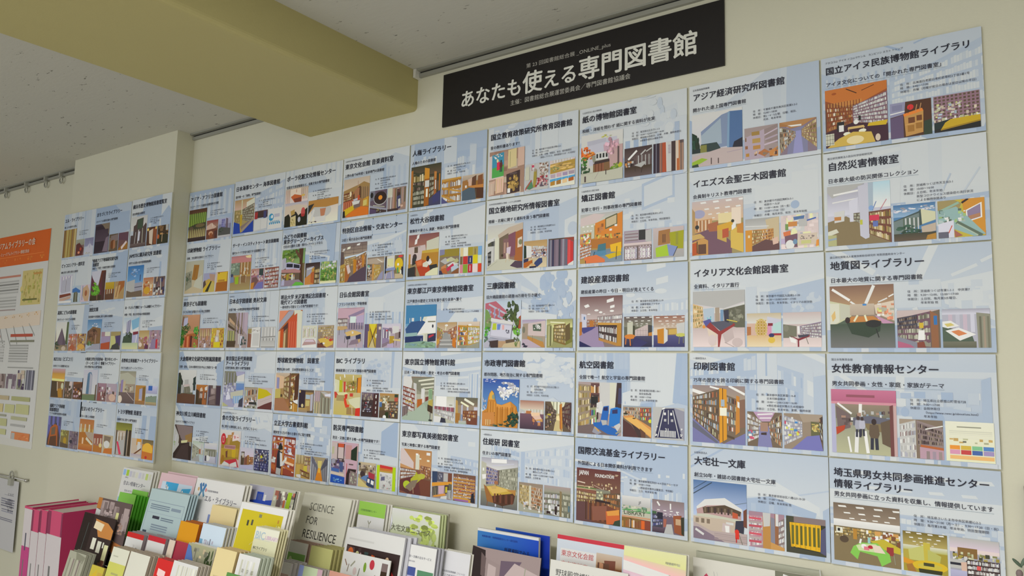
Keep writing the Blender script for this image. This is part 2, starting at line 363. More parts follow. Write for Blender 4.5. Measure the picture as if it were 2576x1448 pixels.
# ---------------------------------------------------------------- the exhibition panels: (column, row, title, small line above, tagline, details, three printed photos, label)
PANELS = [
(9,1,'国立アイヌ民族博物館ライブラリ','アヌココㇿ アイヌ イコㇿマケンル　カンピソシ ヌカㇻ トゥンプ','アイヌ文化についての「開かれた専門図書室」','北海道白老郡白老町若草町2丁目3番1号|9:00～17:00|月曜（月曜が祝日の場合は翌日以降の平日）',
'b 643;g 0 0 100 34 b63 842;p 0 0 100 0 100 14 60 30 30 32 0 18 c73;l 35 3 52 13 1.5 421;l 60 10 80 4 1 421;e 15 8 4 2 a52;I 2 24 60 66 24 853 c95;B 2 30 72 45 36 64 5 842 o;B 45 34 62 100 18 72 7 867 w;p 0 74 45 62 100 74 100 100 0 100 423;p 70 67 100 66 97 74 68 72 db2;r 19 58 31 74 222;r 22 64 30 75 eee;e 50 62 4 4 eee;r 54 52 58 60 222;p 37 69 62 69 64 73 36 73 db7;l 38 73 38 82 1 ca6;l 62 73 62 82 1 ca6;e 35 80 6 3 eed;e 60 78 6 3 eed;p 2 100 22 86 45 78 74 82 80 100 db5;e 48 92 14 7 eda;r 0 76 14 96 ccb;K 0 76 14 96 3 3 .8 998;e 84 93 4 6 dcb',
'b 532;p 0 0 38 0 35 34 0 40 99b;r 5 6 30 22 88a;l 0 30 36 26 3 eee;p 0 42 32 36 32 100 0 100 657;p 82 62 100 58 100 100 80 100 343;p 32 34 78 24 81 32 34 42 e83;p 34 42 81 32 79 92 37 98 c95;r 44 46 60 62 742;r 64 43 77 58 742;r 42 68 58 86 a73;r 62 64 77 80 a73;l 36 66 80 60 2 da6;e 50 17 8 8 d33;l 62 32 66 12 2 c96;l 72 30 76 10 2 c96;l 44 34 48 16 1 333',
'b 876;H 0 0 100 84 11 9 978 654;N 0 22 100 82 70 6 eee dcb dd9 cca bcd;p 0 74 40 66 40 100 0 100 233;p 0 92 100 80 100 100 0 100 222;p 24 76 36 68 100 66 100 82 14 94 ca2;p 14 92 100 80 100 84 14 96 a82',
'pale blue panel mainly showing a wooden ceiling over slatted shelves and a round table'),
(9,2,'自然災害情報室','国立研究開発法人防災科学技術研究所','日本最大級の防災関係コレクション','茨城県つくば市天王台3-1|10:00～16:00|土日祝、年末年始|+新型コロナウイルス感染症の流行状況|+による臨時休館あり',
'b ccd;g 0 0 60 50 aab dde;p 0 0 60 0 45 8 8 20 0 10 bbb;l 10 15 50 11 3 eef;l 8 28 48 24 2 eef;p 0 60 30 52 60 70 100 100 0 100 875;g 70 0 100 42 bde eee;p 50 4 72 0 66 90 60 92 52 86 ccd;p 66 0 74 0 73 50 66 52 abc;B 66 48 84 100 46 100 4 743 y;r 67 54 82 63 d35;r 72 64 80 73 67b;p 35 28 50 22 48 62 36 62 dde;B 42 48 62 52 48 64 3 654 g;p 52 60 56 60 56 68 52 68 cc4;p 11 44 28 42 27 60 11 62 ddd;r 11 52 22 58 c84;p 0 76 14 72 18 78 0 84 ddc;p 0 82 14 82 14 100 0 100 bb8;l 0 90 14 88 3 9ab;l 72 46 78 32 1 57b;l 84 46 94 30 1 c78;e 70 42 4 4 8ad',
'b 58b;g 0 0 100 34 47a 9bd;F 25 15 25 8 18 ccd;F 80 14 20 7 14 dde;p 0 44 60 22 66 16 70 58 0 80 455;p 66 16 100 26 100 48 68 58 ddb;p 0 46 62 26 62 62 0 84 788;I 22 38 62 80 8 565 ddd;F 35 70 30 12 30 354;p 66 64 100 56 100 78 68 84 cba;g 0 80 100 100 443 654;p 80 88 100 84 100 100 76 100 b83',
'b cb4;p 0 0 36 0 52 10 44 30 0 40 a96;l 0 30 46 8 6 9ba;p 52 0 100 0 100 100 60 70 d93;l 52 10 66 0 5 322;p 60 30 94 12 94 52 62 62 eee;p 63 32 91 16 91 50 64 58 98a;p 66 46 90 40 90 50 66 56 b86;p 0 30 40 18 66 50 100 96 76 100 0 60 9bb;N 2 24 60 60 30 6 9bb eee 676 bcc ac8;l 40 60 92 100 9 676;l 40 64 84 98 3 bcb;p 0 62 34 54 34 100 0 100 dde;l 22 88 30 68 2 d53;r 0 84 22 100 667;p 34 80 52 96 36 100 a65',
'panel mainly showing a pale corridor beside a shelf of red and yellow books'),
(9,3,'地質図ライブラリー','国立研究開発法人産業技術総合研究所 地質調査総合センター','日本最大の地質に関する専門図書館','茨城県つくば市東1-1-1　中央第7|9:30～12:00、13:00～17:00|土日祝、毎月第3水曜日、|+年末年始 他',
'b 987;g 0 0 100 36 865 b97;l 4 5 32 24 4 fff;l 70 1 57 30 5 fff;l 33 26 40 31 3 fff;l 76 28 90 22 2 fff;l 92 20 100 16 2 fff;p 0 24 34 32 34 52 0 66 cca;p 0 28 15 29 15 58 0 66 ddc;p 16 29 32 32 32 50 16 56 ccb;p 2 48 8 40 9 52 4 58 db7;g 32 30 70 48 cba ba9;r 52 30 58 33 48c;p 70 32 100 26 100 58 72 46 dcb;N 74 30 100 56 22 5 dd8 c86 eee bba e97;p 0 68 34 50 36 58 30 100 0 100 565;p 70 48 100 62 100 78 86 66 c9b;g 0 62 100 100 454 777;p 34 50 68 50 80 58 26 60 c84;l 38 58 44 48 3 fec;l 58 58 55 48 3 fec;p 26 60 80 58 78 74 60 84 34 78 343;e 68 62 12 6 222;e 28 56 4 5 322;l 72 70 76 84 1.5 222',
'b 765;p 0 0 100 0 70 8 0 20 cbb;B 0 22 90 78 4 100 5 756 g;B 0 22 50 48 12 48 3 445 d;r 52 34 62 48 db3;p 78 2 96 14 96 100 80 100 964;r 86 16 94 40 37b;p 50 54 64 54 64 80 48 80 eee;p 0 70 46 86 60 100 0 100 889;p 0 82 30 92 40 100 0 100 b68;p 46 86 62 84 66 100 46 100 843',
'b bbc;g 0 0 100 14 aab dde;I 10 14 72 60 4 cbc ccd;p 0 44 60 62 70 100 0 100 565;p 0 32 18 30 36 44 12 50 0 46 eee;p 4 38 18 36 26 42 10 46 dc7;p 6 56 34 48 70 66 36 82 eee;p 18 58 34 54 52 64 34 70 d85;p 72 10 100 14 100 100 74 100 998;I 76 20 100 100 3 776 a98;g 0 84 70 100 776 665',
'pale blue panel mainly showing a long wooden table under two strip lights'),
(9,4,'女性教育情報センター','国立女性教育会館','男女共同参画・女性・家庭・家族がテーマ','埼玉県比企郡嵐山町菅谷728|9:00～17:00|会館休館日|+（https://www.nwec.jp/about/use.html）|+年末年始',
'b 998;g 0 0 100 20 c79 b68;r 24 8 68 12 956;r 0 19 100 23 d9a;p 0 23 6 23 8 100 0 100 bbd;p 94 23 100 23 100 100 95 100 caa;g 7 23 94 46 987 776;l 10 22 32 38 3 fff;l 46 22 45 42 5 fff;g 7 46 94 100 998 bb9;p 7 26 30 40 30 60 10 66 766;N 10 32 90 56 46 5 bbb 655 89a ddd 433 a87;p 7 60 22 56 20 64 8 72 b42;p 34 44 60 40 90 44 90 56 34 56 667;p 50 52 92 52 92 66 56 62 875;l 38 98 40 66 6 fff;l 26 74 30 98 3 eee;l 52 64 56 98 5 fff;M 66 60 32 654 322;M 42 52 22 aab 433;M 48 52 20 bbc 433;p 76 50 92 44 92 88 78 82 654;p 90 24 95 22 95 100 90 100 744',
'b 876;p 0 0 38 0 38 14 0 22 a98;B 0 14 100 38 2 100 5 ccc w;p 40 2 100 20 100 70 44 66 988;B 42 6 64 100 28 64 4 877 d;l 60 24 100 14 3 eee;p 48 64 100 70 100 76 48 70 b63;p 46 70 100 76 100 100 46 100 b9a;I 58 80 100 100 3 988 a9a',
'b eeb;g 0 0 100 100 eed eec;r 24 12 74 15 998;J 8 22 96 44 5 ddc;N 8 42 96 54 10 7 ca6 bb9 665 9b6;r 8 60 29 70 e93;r 31 60 52 70 db4;r 54 60 75 70 8c9;r 77 60 98 70 58c;r 8 71 29 82 d9b;r 31 71 52 82 c44;r 54 71 75 82 46a;r 77 71 98 82 a9c;r 8 85 98 94 eb7',
'panel mainly showing a pink portal opening on a shiny corridor with standing people'),
(9,5,['埼玉県男女共同参画推進センター','情報ライブラリー'],'','男女共同参画に立った資料を収集し、情報提供しています','埼玉県さいたま市中央区新都心2-2|9:30～21:00（月～土）、9:30～17:30（日・祝）|毎月第3木曜、年末年始、特別整理期間',
'b 875;g 0 0 100 30 765 987;D 0 4 110 34 4 4 ffe;g 0 28 100 40 eee ddd;B 0 40 58 100 42 66 4 764 y;N 50 42 100 66 40 6 a54 c95 eee 853 db5;p 0 58 40 54 100 76 100 100 0 100 875;r 4 42 14 52 eed;r 6 44 10 49 222;e 16 62 7 6 543;r 30 42 36 60 b83;p 55 60 76 54 100 66 100 76 78 72 cb3;r 80 66 90 80 933;l 90 78 92 94 1 998;p 30 72 42 64 66 62 84 78 86 90 72 100 66 84 40 80 36 94 25 84 8c5;p 34 70 44 66 64 64 78 78 38 78 cda;e 46 70 4 4 eee;r 46 70 54 76 d78;e 56 70 4 3 b23;p 58 66 70 66 78 78 62 78 edc;l 40 66 42 58 3 eee;l 54 64 54 54 4 9cc',
'b a93;g 0 0 100 36 762 ba6;D 0 2 100 34 4 4 ffe;g 0 34 100 48 ddc bb6;p 0 46 40 44 40 70 0 76 ba4;p 12 46 50 30 56 72 14 70 cc7;p 46 24 62 24 60 70 48 70 cb4;p 56 40 86 54 82 74 56 72 bb6;p 0 66 30 76 26 86 0 80 d92;e 60 82 40 14 db2;e 60 82 28 7 cb4;r 46 74 70 82 442;p 34 90 88 90 86 100 36 100 331;p 6 84 20 80 30 100 10 100 a73',
'b aab;g 0 0 100 26 bbb dcd;r 0 26 100 36 edd;r 16 24 56 48 863;N 0 34 100 58 40 7 885 ddd a94 443 cca;r 0 54 30 76 bbb;r 0 62 26 68 223;r 34 54 64 70 964;B 34 52 98 100 50 96 4 433 w;r 54 64 62 74 d55;p 22 60 34 58 34 90 24 94 dba;g 0 80 34 100 bbd aac;r 60 88 100 96 333',
'panel mainly showing a table under a bright green cloth, lowest in the right column'),
(8,1,'アジア経済研究所図書館','日本貿易振興機構','開かれた途上国専門図書館','千葉県千葉市美浜区若葉3-2-2|10:00～18:00|第2・4・5土曜、日曜、祝日、|+月末、年末年始',
'g 0 0 100 100 ddd ccd;p 18 34 60 8 78 4 80 68 20 70 89b;p 18 42 58 14 60 62 20 60 abc;p 74 4 100 6 100 74 72 74 57a;p 72 6 76 4 74 74 70 70 8ac;p 18 58 50 58 60 74 18 76 344;p 84 62 100 56 100 74 80 74 223;p 0 34 10 40 16 60 16 78 0 80 232;F 6 60 9 20 24 243;r 0 66 18 92 233;r 17 60 30 76 884;g 0 74 100 100 bbb cbc;p 0 80 60 70 100 74 100 100 0 100 cbb;p 0 90 20 84 32 88 12 96 0 98 9b3;p 0 96 12 94 14 100 0 100 343;r 38 86 40 98 544;r 52 88 54 98 544;l 70 80 100 78 1 a9a',
'b a99;p 0 30 60 10 60 100 0 100 bab;p 60 12 100 0 100 60 64 50 988;r 22 14 46 26 a84;r 24 36 48 50 b95;r 26 58 48 70 b84;r 2 30 6 42 864;r 2 56 10 66 964;r 4 80 14 90 b83;l 60 30 100 14 4 cbc;l 62 44 100 34 5 bab;l 60 60 100 52 5 cbc;p 40 84 60 72 76 84 60 96 b74;p 74 82 100 70 100 100 76 96 c84;N 30 74 100 100 16 6 643 db9 876 b63',
'b 878;p 30 26 54 20 66 20 76 50 76 100 20 100 88a;p 44 32 58 32 64 100 36 100 99c;B 0 12 100 44 34 50 5 987 m;B 60 30 50 100 0 92 6 976 y;p 0 0 100 0 60 20 30 22 b85;l 20 14 60 16 5 ffe;p 0 0 34 18 0 12 a74',
'white panel mainly showing an angular blue office tower on a grey forecourt'),
(8,2,'イエズス会聖三木図書館','','会員制キリスト教専門図書館','東京都千代田区麹町6-5-1|+岐部ホール2F|11:00～18:00（月～金）|+10:00～17:00（日）|木曜、毎月末日、祝日、年末年始他',
'b a96;g 0 0 100 38 cbb db9;D 10 2 110 36 4 4 fff;e 14 24 12 8 aac;p 0 12 6 20 6 60 0 64 b96;p 4 36 40 34 40 60 6 58 c96;I 8 36 36 56 8 964 dcb;r 52 26 80 44 eda;r 78 18 96 48 edc;p 0 62 30 54 54 58 78 80 78 100 0 100 756;p 30 44 52 40 52 58 34 58 a64;p 50 48 80 42 80 58 50 64 da3;p 50 56 68 58 68 80 50 72 ca5;p 60 56 72 54 72 70 60 72 b53;p 78 50 86 42 86 60 78 62 eee;e 80 42 3 3 332;p 76 60 100 46 100 100 76 90 db5;p 88 50 100 46 100 66 88 64 c83;p 0 62 16 60 26 68 0 72 ca6;p 0 76 22 68 32 74 32 100 0 100 c95;p 0 78 10 76 12 98 0 100 b52;l 10 74 10 96 2 542;r 12 80 28 98 643;e 10 48 4 4 333',
'b c95;g 0 0 100 34 aaa ccc;p 60 6 100 0 100 80 74 76 cb9;p 0 34 20 34 20 100 0 100 d93;B 20 34 88 56 38 74 5 a74 y;B 50 36 76 84 34 66 4 c95 o;r 8 50 14 58 edb;p 20 84 60 66 100 76 100 100 20 100 644;p 80 66 96 60 98 80 82 84 dba;l 0 22 70 26 2 eee',
'b dcc;N 0 0 100 100 60 14 dcc edd bbc eeb cbd ddd;p 34 6 64 4 62 14 36 16 57a;l 70 20 94 14 4 46b;r 20 20 44 34 c84;r 48 14 70 36 bbb;r 12 26 20 44 795;p 6 50 26 46 26 60 8 62 d74;p 10 62 44 56 44 96 12 96 756;e 24 88 12 14 eee;e 38 80 6 8 79b;r 46 58 96 92 dcb;N 52 64 90 74 14 3 665 877;r 54 78 80 88 cc8;p 94 80 100 78 100 96 92 98 e93',
'panel mainly showing yellow study desks and chairs on a purple carpet'),
(8,3,'イタリア文化会館図書室','','全資料、イタリア直行','東京都千代田区九段南2-1-30|10:30～13:00/14:00～17:00|祭土日、年末年始、イタリアの祝日他',
'b cbb;g 0 0 100 40 bab ddd;p 0 0 100 0 100 20 60 32 0 22 bbb;p 60 34 100 22 100 30 60 38 ddd;B 0 22 74 20 28 62 6 db8 y;p 0 70 22 60 34 64 14 80 cb9;p 20 32 42 30 42 58 24 58 bcd;F 32 50 7 4 10 5ab;p 44 30 52 30 52 56 44 54 a98;p 54 34 60 34 60 70 54 72 79b;p 60 34 100 26 100 70 62 60 665;p 60 36 70 34 70 58 62 58 334;F 84 44 13 12 24 887;l 66 52 86 56 2 cb5;g 0 66 100 100 cbb edd;p 20 54 34 50 40 62 34 66 26 64 559;p 26 64 34 56 52 72 80 58 82 62 56 78 52 100 49 100 49 78 933;p 34 56 60 54 78 60 54 72 556;e 22 64 3 3 e94;p 28 66 46 76 46 96 36 100 32 84 dcb;p 58 78 76 66 80 84 64 94 cbb;l 62 92 80 100 1 a99;e 86 92 10 8 cbb;e 38 88 8 10 dcc',
'b dba;g 0 0 100 30 cb9 ddd;p 60 10 100 20 100 60 60 64 ccd;e 42 44 18 28 cb6;e 42 44 14 24 b94;K 26 18 60 70 4 6 1.5 ec9;r 60 36 72 68 d9b;r 62 30 76 38 823;p 76 34 100 24 100 60 76 62 bdd;p 74 60 100 60 100 70 76 70 a23;p 0 40 12 40 12 64 0 66 b74;g 0 66 100 100 db8 edb;e 72 66 8 6 336;e 72 80 10 9 db4',
'b cbb;g 0 0 100 34 cbb ddd;p 0 34 36 40 36 70 0 76 776;e 8 46 7 10 887;p 44 40 100 28 100 80 46 64 98a;B 46 40 66 100 30 80 5 878 w;p 38 40 44 40 44 62 38 62 eee;g 0 74 100 100 dcc edd;p 16 66 38 76 40 76 70 66 70 70 42 82 42 100 38 100 38 80 823;p 38 66 70 64 64 70 42 74 445;p 16 70 34 80 34 90 20 86 eee;l 60 72 66 92 1.5 665',
'panel mainly showing a dark table with a red rim spreading like a Y'),
(8,4,'印刷図書館','一般財団法人','75年の歴史を誇る印刷に関する専門図書館','東京都中央区新富1-16-8|+日本印刷会館3F|10:00～12:00/13:00～16:00|+※現在感染症対策のため短縮中|土日祝、年末年始、夏期、臨時休館',
'b 765;g 0 0 100 24 988 a98;p 0 6 30 14 20 18 0 12 eee;l 70 0 100 14 4 ffe;l 34 2 60 8 3 eee;p 0 58 50 96 60 100 100 80 100 70 100 100 0 100 77a;B 0 20 58 52 6 96 6 654 m;B 66 16 78 84 22 80 5 765 m;p 52 4 66 6 66 92 52 100 d92;l 58.5 4 58.5 96 1.2 421;p 84 16 90 18 90 78 82 84 c83;p 90 24 100 22 100 70 90 72 865;p 55 24 62 24 62 36 55 36 abc;p 53 38 66 38 66 52 53 52 eed;p 86 26 90 28 90 38 86 36 eee;p 0 62 50 98 46 100 0 74 667;p 66 84 80 88 80 92 66 88 543',
'b 765;p 18 0 80 0 66 26 38 28 b9b;l 30 8 74 4 4 eef;l 36 18 70 16 3 eef;B 0 0 92 42 26 70 5 876 w;B 62 30 70 100 0 100 5 876 m;p 36 40 62 40 72 100 30 100 88b;r 38 30 60 56 a87;p 40 60 56 58 56 66 40 66 433;N 0 54 24 80 12 7 dd5 c57 eee 79b',
'b 987;p 40 0 100 0 100 16 50 24 a98;B 0 6 92 48 22 64 6 987 c;B 0 6 92 48 22 64 6 99a w;p 70 20 94 22 94 58 70 60 664;N 72 26 94 48 20 6 b95 dc8 cb6;p 60 62 96 56 100 100 20 100 77b;B 92 10 60 100 4 100 5 543 m;N 2 10 40 80 12 6 48c c35 dd5 eee',
'panel mainly showing a tall orange ended bookcase full of books on a blue floor'),
(8,5,'大宅壮一文庫','公益財団法人','創立50年・雑誌の図書館大宅壮一文庫','東京都世田谷区八幡山3-10-20|11:00～18:00|日曜、年末年始 他',
'g 0 0 100 60 57a bce;l 0 24 36 2 1.5 345;l 0 16 26 0 1 345;l 60 40 100 30 1 678;p 6 46 22 32 60 26 92 42 92 48 60 40 26 44 8 54 ddd;p 6 50 26 42 60 38 90 46 90 66 60 62 20 60 8 62 b99;p 18 46 60 38 90 46 88 54 60 50 20 56 543;I 20 44 76 54 9 765 433;p 74 48 84 50 84 58 74 58 b53;p 6 58 24 56 60 58 90 60 96 64 60 66 10 66 ccb;p 0 62 60 62 90 66 90 84 60 84 34 84 0 74 cba;H 2 62 34 76 3 1 cba 876;p 80 62 96 60 94 82 78 80 334;r 62 66 76 70 ddd;p 56 68 70 70 70 84 54 82 cbb;p 60 72 68 72 68 88 62 88 eee;p 94 44 100 40 100 72 94 70 743;p 0 72 34 84 100 82 100 100 0 100 baa;p 0 80 10 80 60 100 0 100 878;l 4 84 20 92 4 ddd;J 40 86 100 98 4 a99;e 82 80 4 4 d32;r 79 80 86 92 d32;r 80 90 82 98 b22;l 86 84 92 100 1 665',
'b a89;B 0 12 100 40 10 92 6 b89 w;J 0 14 36 90 7 c56 baa;p 40 0 62 0 62 100 40 100 b84;p 40 0 62 0 60 36 42 40 ccc;p 62 10 74 14 74 100 62 100 889;r 74 0 84 100 964;r 76 0 84 34 ddd;B 84 20 100 100 10 92 5 877 w;p 62 80 100 92 100 100 62 100 c95',
'b 332;p 0 0 20 0 20 20 18 100 0 90 443;r 20 0 100 16 877;p 0 84 100 92 100 100 0 100 443;p 9 17 88 16 90 86 88 88 12 82 eb1;I 10 18 88 84 7 da1 eb2;I 12 24 88 76 7 662;l 24 18 24 82 .8 a81;l 36 18 36 84 .8 a81;l 49 18 49 84 .8 a81;l 62 18 62 85 .8 a81;l 75 18 75 86 .8 a81;p 88 30 100 20 100 96 86 90 557',
'panel mainly showing a white two storey building and a red post box'),
(7,1,'紙の博物館図書室','公益財団法人紙の博物館','和紙・洋紙を問わず 紙に関する資料が充実','東京都北区王子1-1-3|10:00～12:00/13:00～16:00|博物館の休館日、火曜、木曜、臨時休室日|+※保管中資料は事前予約',
'g 0 0 100 100 ddd ccb;p 14 14 86 12 90 62 20 66 ccd;p 16 14 60 12 60 20 16 24 bbc;p 54 26 90 18 94 64 58 60 cab;F 8 38 14 14 34 d62;F 20 46 14 9 22 e83;F 8 58 12 12 22 473;F 10 74 12 12 22 353;p 26 46 66 42 66 58 30 60 998;H 36 40 66 56 4 1 ddd 333;p 30 62 70 58 70 82 30 84 864;I 34 62 56 82 6 732 954;p 34 58 68 56 70 62 32 64 433;p 68 30 100 30 100 70 70 76 caa;F 74 30 14 18 22 dab;F 84 74 14 7 30 793;e 94 72 5 5 bb3;p 88 34 92 34 92 70 88 70 655;g 0 80 100 100 bba ddc;p 0 84 30 82 100 78 100 100 0 100 ccb;r 60 78 62 88 433;r 9 86 13 98 544;l 34 94 44 80 1 a99;F 60 8 14 3 8 dd5',
'b 544;g 0 0 100 46 433 655;l 14 40 46 12 7 eee;l 60 28 78 14 5 bbb;l 80 20 100 10 4 bbb;p 0 46 34 40 34 72 0 78 433;I 42 30 100 66 9 655 bbb;N 2 46 34 66 14 7 bbb c84 655 222;g 0 66 100 100 432 655;p 36 62 72 52 80 58 62 72 bbb;l 40 68 40 84 2 433;l 66 72 62 90 2 322',
'b 655;I 0 0 100 100 10 433 322 a76 b65 ddd ccc 433 dcb b74 655;r 0 0 20 100 323;l 10 0 10 100 3 778;p 30 0 42 0 44 100 30 100 b53;p 46 0 60 0 60 100 46 100 ccc;J 50 10 58 40 6 a9a;p 66 0 74 0 74 100 66 100 433;p 76 0 84 0 84 100 76 100 dcb;r 78 60 84 100 b63;r 88 10 100 100 a87;l 92 0 92 100 2 433',
'pale panel mainly showing a white building among red autumn leaves, directly below the black sign'),
(7,2,'矯正図書館','公益財団法人矯正協会','犯罪と非行・刑事政策の専門図書館','東京都中野区新井3-37-2|9:00～17:00|土日祝、年末年始、特別整理日',
'b b95;g 0 0 100 24 bbb ddc;p 0 8 34 0 60 4 34 22 0 26 dcc;p 0 24 34 20 34 50 0 56 ccb;D 2 24 34 44 3 3 fff;p 36 20 100 2 100 66 36 58 d83;p 60 12 88 4 88 26 60 34 664;p 62 14 86 7 86 24 62 31 cb9;N 42 22 56 40 10 5 ddd a63 c85;r 70 34 76 38 eee;r 82 26 88 30 eee;N 34 44 98 58 26 5 cb5 553 964 da5;p 28 52 100 54 100 74 28 70 b73;B 0 40 78 27 38 82 4 c84 c;N 2 42 24 60 12 6 dd6 eee c96;B 0 66 92 28 62 84 4 a63 w;g 26 74 100 100 789 89a;p 44 64 62 62 62 78 42 78 478;p 32 78 62 76 64 86 36 88 58a;l 36 78 30 94 1.5 333;p 72 66 98 62 98 82 74 80 eb2;p 60 86 96 80 98 88 70 94 db1;l 88 70 86 96 1.5 433;p 10 88 40 84 60 94 60 100 14 100 d74;l 14 94 14 100 1.5 433',
'b 655;r 0 0 100 44 a9a;J 4 4 52 36 6 bbb 877;r 54 0 78 34 333;p 78 4 100 0 100 44 78 40 bbb;r 0 42 100 52 dcc;B 2 50 100 98 50 98 1 988 w;K 4 54 46 98 4 3 2 dcd;K 54 52 98 96 4 3 2 dcd;r 48 54 52 100 655',
'b bba;g 0 0 100 100 cbb aaa;p 18 10 56 6 56 54 16 58 a74;I 30 22 42 50 3 643;p 54 18 100 14 98 74 58 70 aa1;r 74 18 82 60 993;p 8 66 48 56 56 94 10 96 ac3;p 46 56 80 66 66 96 52 94 89c;l 80 66 66 96 2 334',
'pale panel mainly showing a blue armchair and a yellow armchair beside an orange table'),
(7,3,'建設産業図書館','','建設産業の昨日・今日・明日が見えてくる','東京都中央区築地2-5-19|+浜離宮建設プラザ1F|9:30～16:30|土日祝、年末年始',
'b 877;g 0 0 100 42 755 baa;p 64 8 80 4 80 11 64 14 fff;p 10 18 20 15 24 20 14 23 fff;p 72 20 82 18 82 23 72 25 fff;e 40 28 5 2 fff;e 50 32 4 2 fff;e 76 30 5 2 fff;e 58 36 3 1.5 eee;e 22 36 4 2 eee;g 0 36 100 50 baa cbb;p 4 34 16 36 18 74 6 80 ccd;p 10 40 13 40 13 46 10 46 57a;B 42 40 56 100 36 56 2 988 w;B 18 46 66 44 46 60 3 965 m;r 24 48 34 62 b73;p 0 62 46 60 60 100 0 100 98a;p 0 62 40 60 30 66 10 74 448;p 0 88 30 100 0 100 225;p 44 54 96 56 98 98 90 98 46 84 322;B 46 58 82 88 60 94 2 433 w;p 44 52 98 54 98 58 44 57 c94;p 88 56 98 54 98 98 88 98 b83;p 46 82 88 92 88 98 46 87 b84;p 0 52 6 50 6 76 0 78 b73',
'b 665;g 0 0 100 34 655 887;D 0 2 110 34 4 4 ffe;p 12 20 32 16 32 60 12 62 ccb;p 32 30 40 30 40 66 32 64 443;p 40 44 86 26 86 84 40 66 cbb;K 44 40 84 80 4 3 .8 988;p 86 28 100 30 100 90 86 88 444;p 88 54 100 52 100 66 88 66 c83;g 0 64 100 100 446 224;e 22 66 20 8 d83;l 8 70 6 92 4 c73;l 38 70 40 92 4 c73;l 22 72 24 96 4 c73;p 38 66 86 86 60 100 30 100 336',
'b a85;g 0 0 100 40 965 cba;D 0 4 110 36 4 4 ffe;p 0 38 40 36 40 64 0 66 dcb;p 50 44 84 42 84 58 50 60 ca5;p 74 26 100 22 100 70 76 62 ccc;g 0 62 100 100 558 336;p 12 44 34 40 34 90 14 88 c82;p 34 40 46 46 46 80 34 90 ddd;e 88 62 16 6 cc6;l 84 66 82 90 3 776;l 96 66 96 88 3 776',
'panel mainly showing a low wide bookcase under a grey ceiling dotted with square lights'),
(7,4,'航空図書館','','全国で唯一！航空と宇宙の専門図書館','東京都港区新橋1-18-1|+航空会館6階|10:00～17:00|土日、年末年始 他',
'b a99;p 50 0 92 0 90 60 52 60 ccc;p 74 0 88 0 86 50 74 46 ddc;p 90 0 100 0 100 50 86 46 433;p 94 10 100 10 100 40 92 40 446;B 0 4 92 30 6 78 6 986 c;B 0 4 92 28 6 80 6 987 y;B 30 2 44 50 2 44 2 644 o;B 30 24 80 48 24 70 3 433 d;r 31 28 46 42 222;p 44 40 56 36 56 56 44 58 ddd;N 46 42 54 52 8 2.5 555;p 46 40 58 40 58 60 48 58 ddd;B 28 50 84 44 48 80 2 997 c;p 0 86 40 80 60 90 92 100 0 100 766;p 40 84 56 96 46 100 34 96 99a;p 60 46 72 44 72 56 68 80 52 78 58 52 26b;p 60 48 70 46 70 54 60 54 225;p 76 50 90 46 100 48 96 82 72 84 74 62 27c;p 80 52 92 50 92 58 80 59 336;p 36 78 54 76 90 88 96 94 90 100 70 98 38 84 26b;p 54 72 68 72 68 80 58 82 bbb;p 84 82 96 76 100 80 92 92 ccc;l 88 96 100 90 3 998;l 40 86 50 94 2 da4',
'b 765;g 0 0 100 40 9ab 987;B 0 4 36 100 2 44 3 a98 m;B 60 6 46 100 4 44 3 854 c;p 0 34 30 30 100 66 100 100 70 80 10 44 d95;p 4 40 40 36 100 76 100 96 eb6;p 0 44 30 62 60 100 0 100 533;p 30 56 64 78 70 100 56 100 433;p 60 70 80 84 80 100 66 100 643;e 96 46 6 6 dd3;e 40 40 6 2 543;e 10 26 8 3 332',
'b bbb;p 66 0 100 10 100 100 92 90 99a;p 30 4 68 2 94 94 6 96 335;p 30 4 38 0 40 4 30 8 eee;l 36 8 16 94 2 eee;l 64 8 84 94 2 eee;l 50 8 50 52 2 ddd;r 36 16 42 24 eee;r 56 16 62 24 eee;I 36 36 44 44 3 eee;I 58 36 66 44 3 eee;I 24 72 74 92 11 eee;N 8 60 16 92 8 3 eee;N 88 60 94 92 6 3 eee',
'panel mainly showing two bright blue airline seats beside shelves'),
(7,5,'国際交流基金ライブラリー','','外国語による日本関係資料が利用できます','東京都新宿区四谷1-6-4 四谷クルーセ1F|10:00～19:00|+（感染症対策中は開室日、予約制）|土日、年末年始 他',
'b 643;g 0 0 100 42 633 754;l 2 34 40 34 1.5 cb9;l 40 30 70 40 1.5 b98;l 2 26 20 28 2 dcb;F 80 8 14 2 10 eca;N 8 24 96 40 22 3 dcb a86 eda;p 0 36 46 42 46 60 0 62 854;J 0 36 46 40 2 6a5 cb9;B 0 42 66 46 46 64 3 754 y;p 46 36 78 38 78 62 46 60 887;F 60 48 14 9 16 bb9;B 62 44 66 100 40 74 3 654 o;p 0 64 30 62 40 100 0 100 644;p 30 66 60 62 98 72 98 96 36 98 743;I 20 60 70 96 9 532 853;p 36 70 70 66 70 92 40 96 854;p 68 76 98 70 100 96 70 100 c63;p 70 76 98 70 98 80 72 84 d94;l 44 58 78 60 4 322;p 88 92 100 88 100 100 84 100 343',
'b bba;g 0 0 100 30 ddd bbb;N 0 30 100 56 30 8 798 ccb 686 dcc;F 50 44 46 6 20 6a6;B 0 66 100 100 70 100 1 863 o;r 0 62 100 67 c97;r 30 70 34 100 322;r 66 70 100 100 843;r 68 72 80 98 d62',
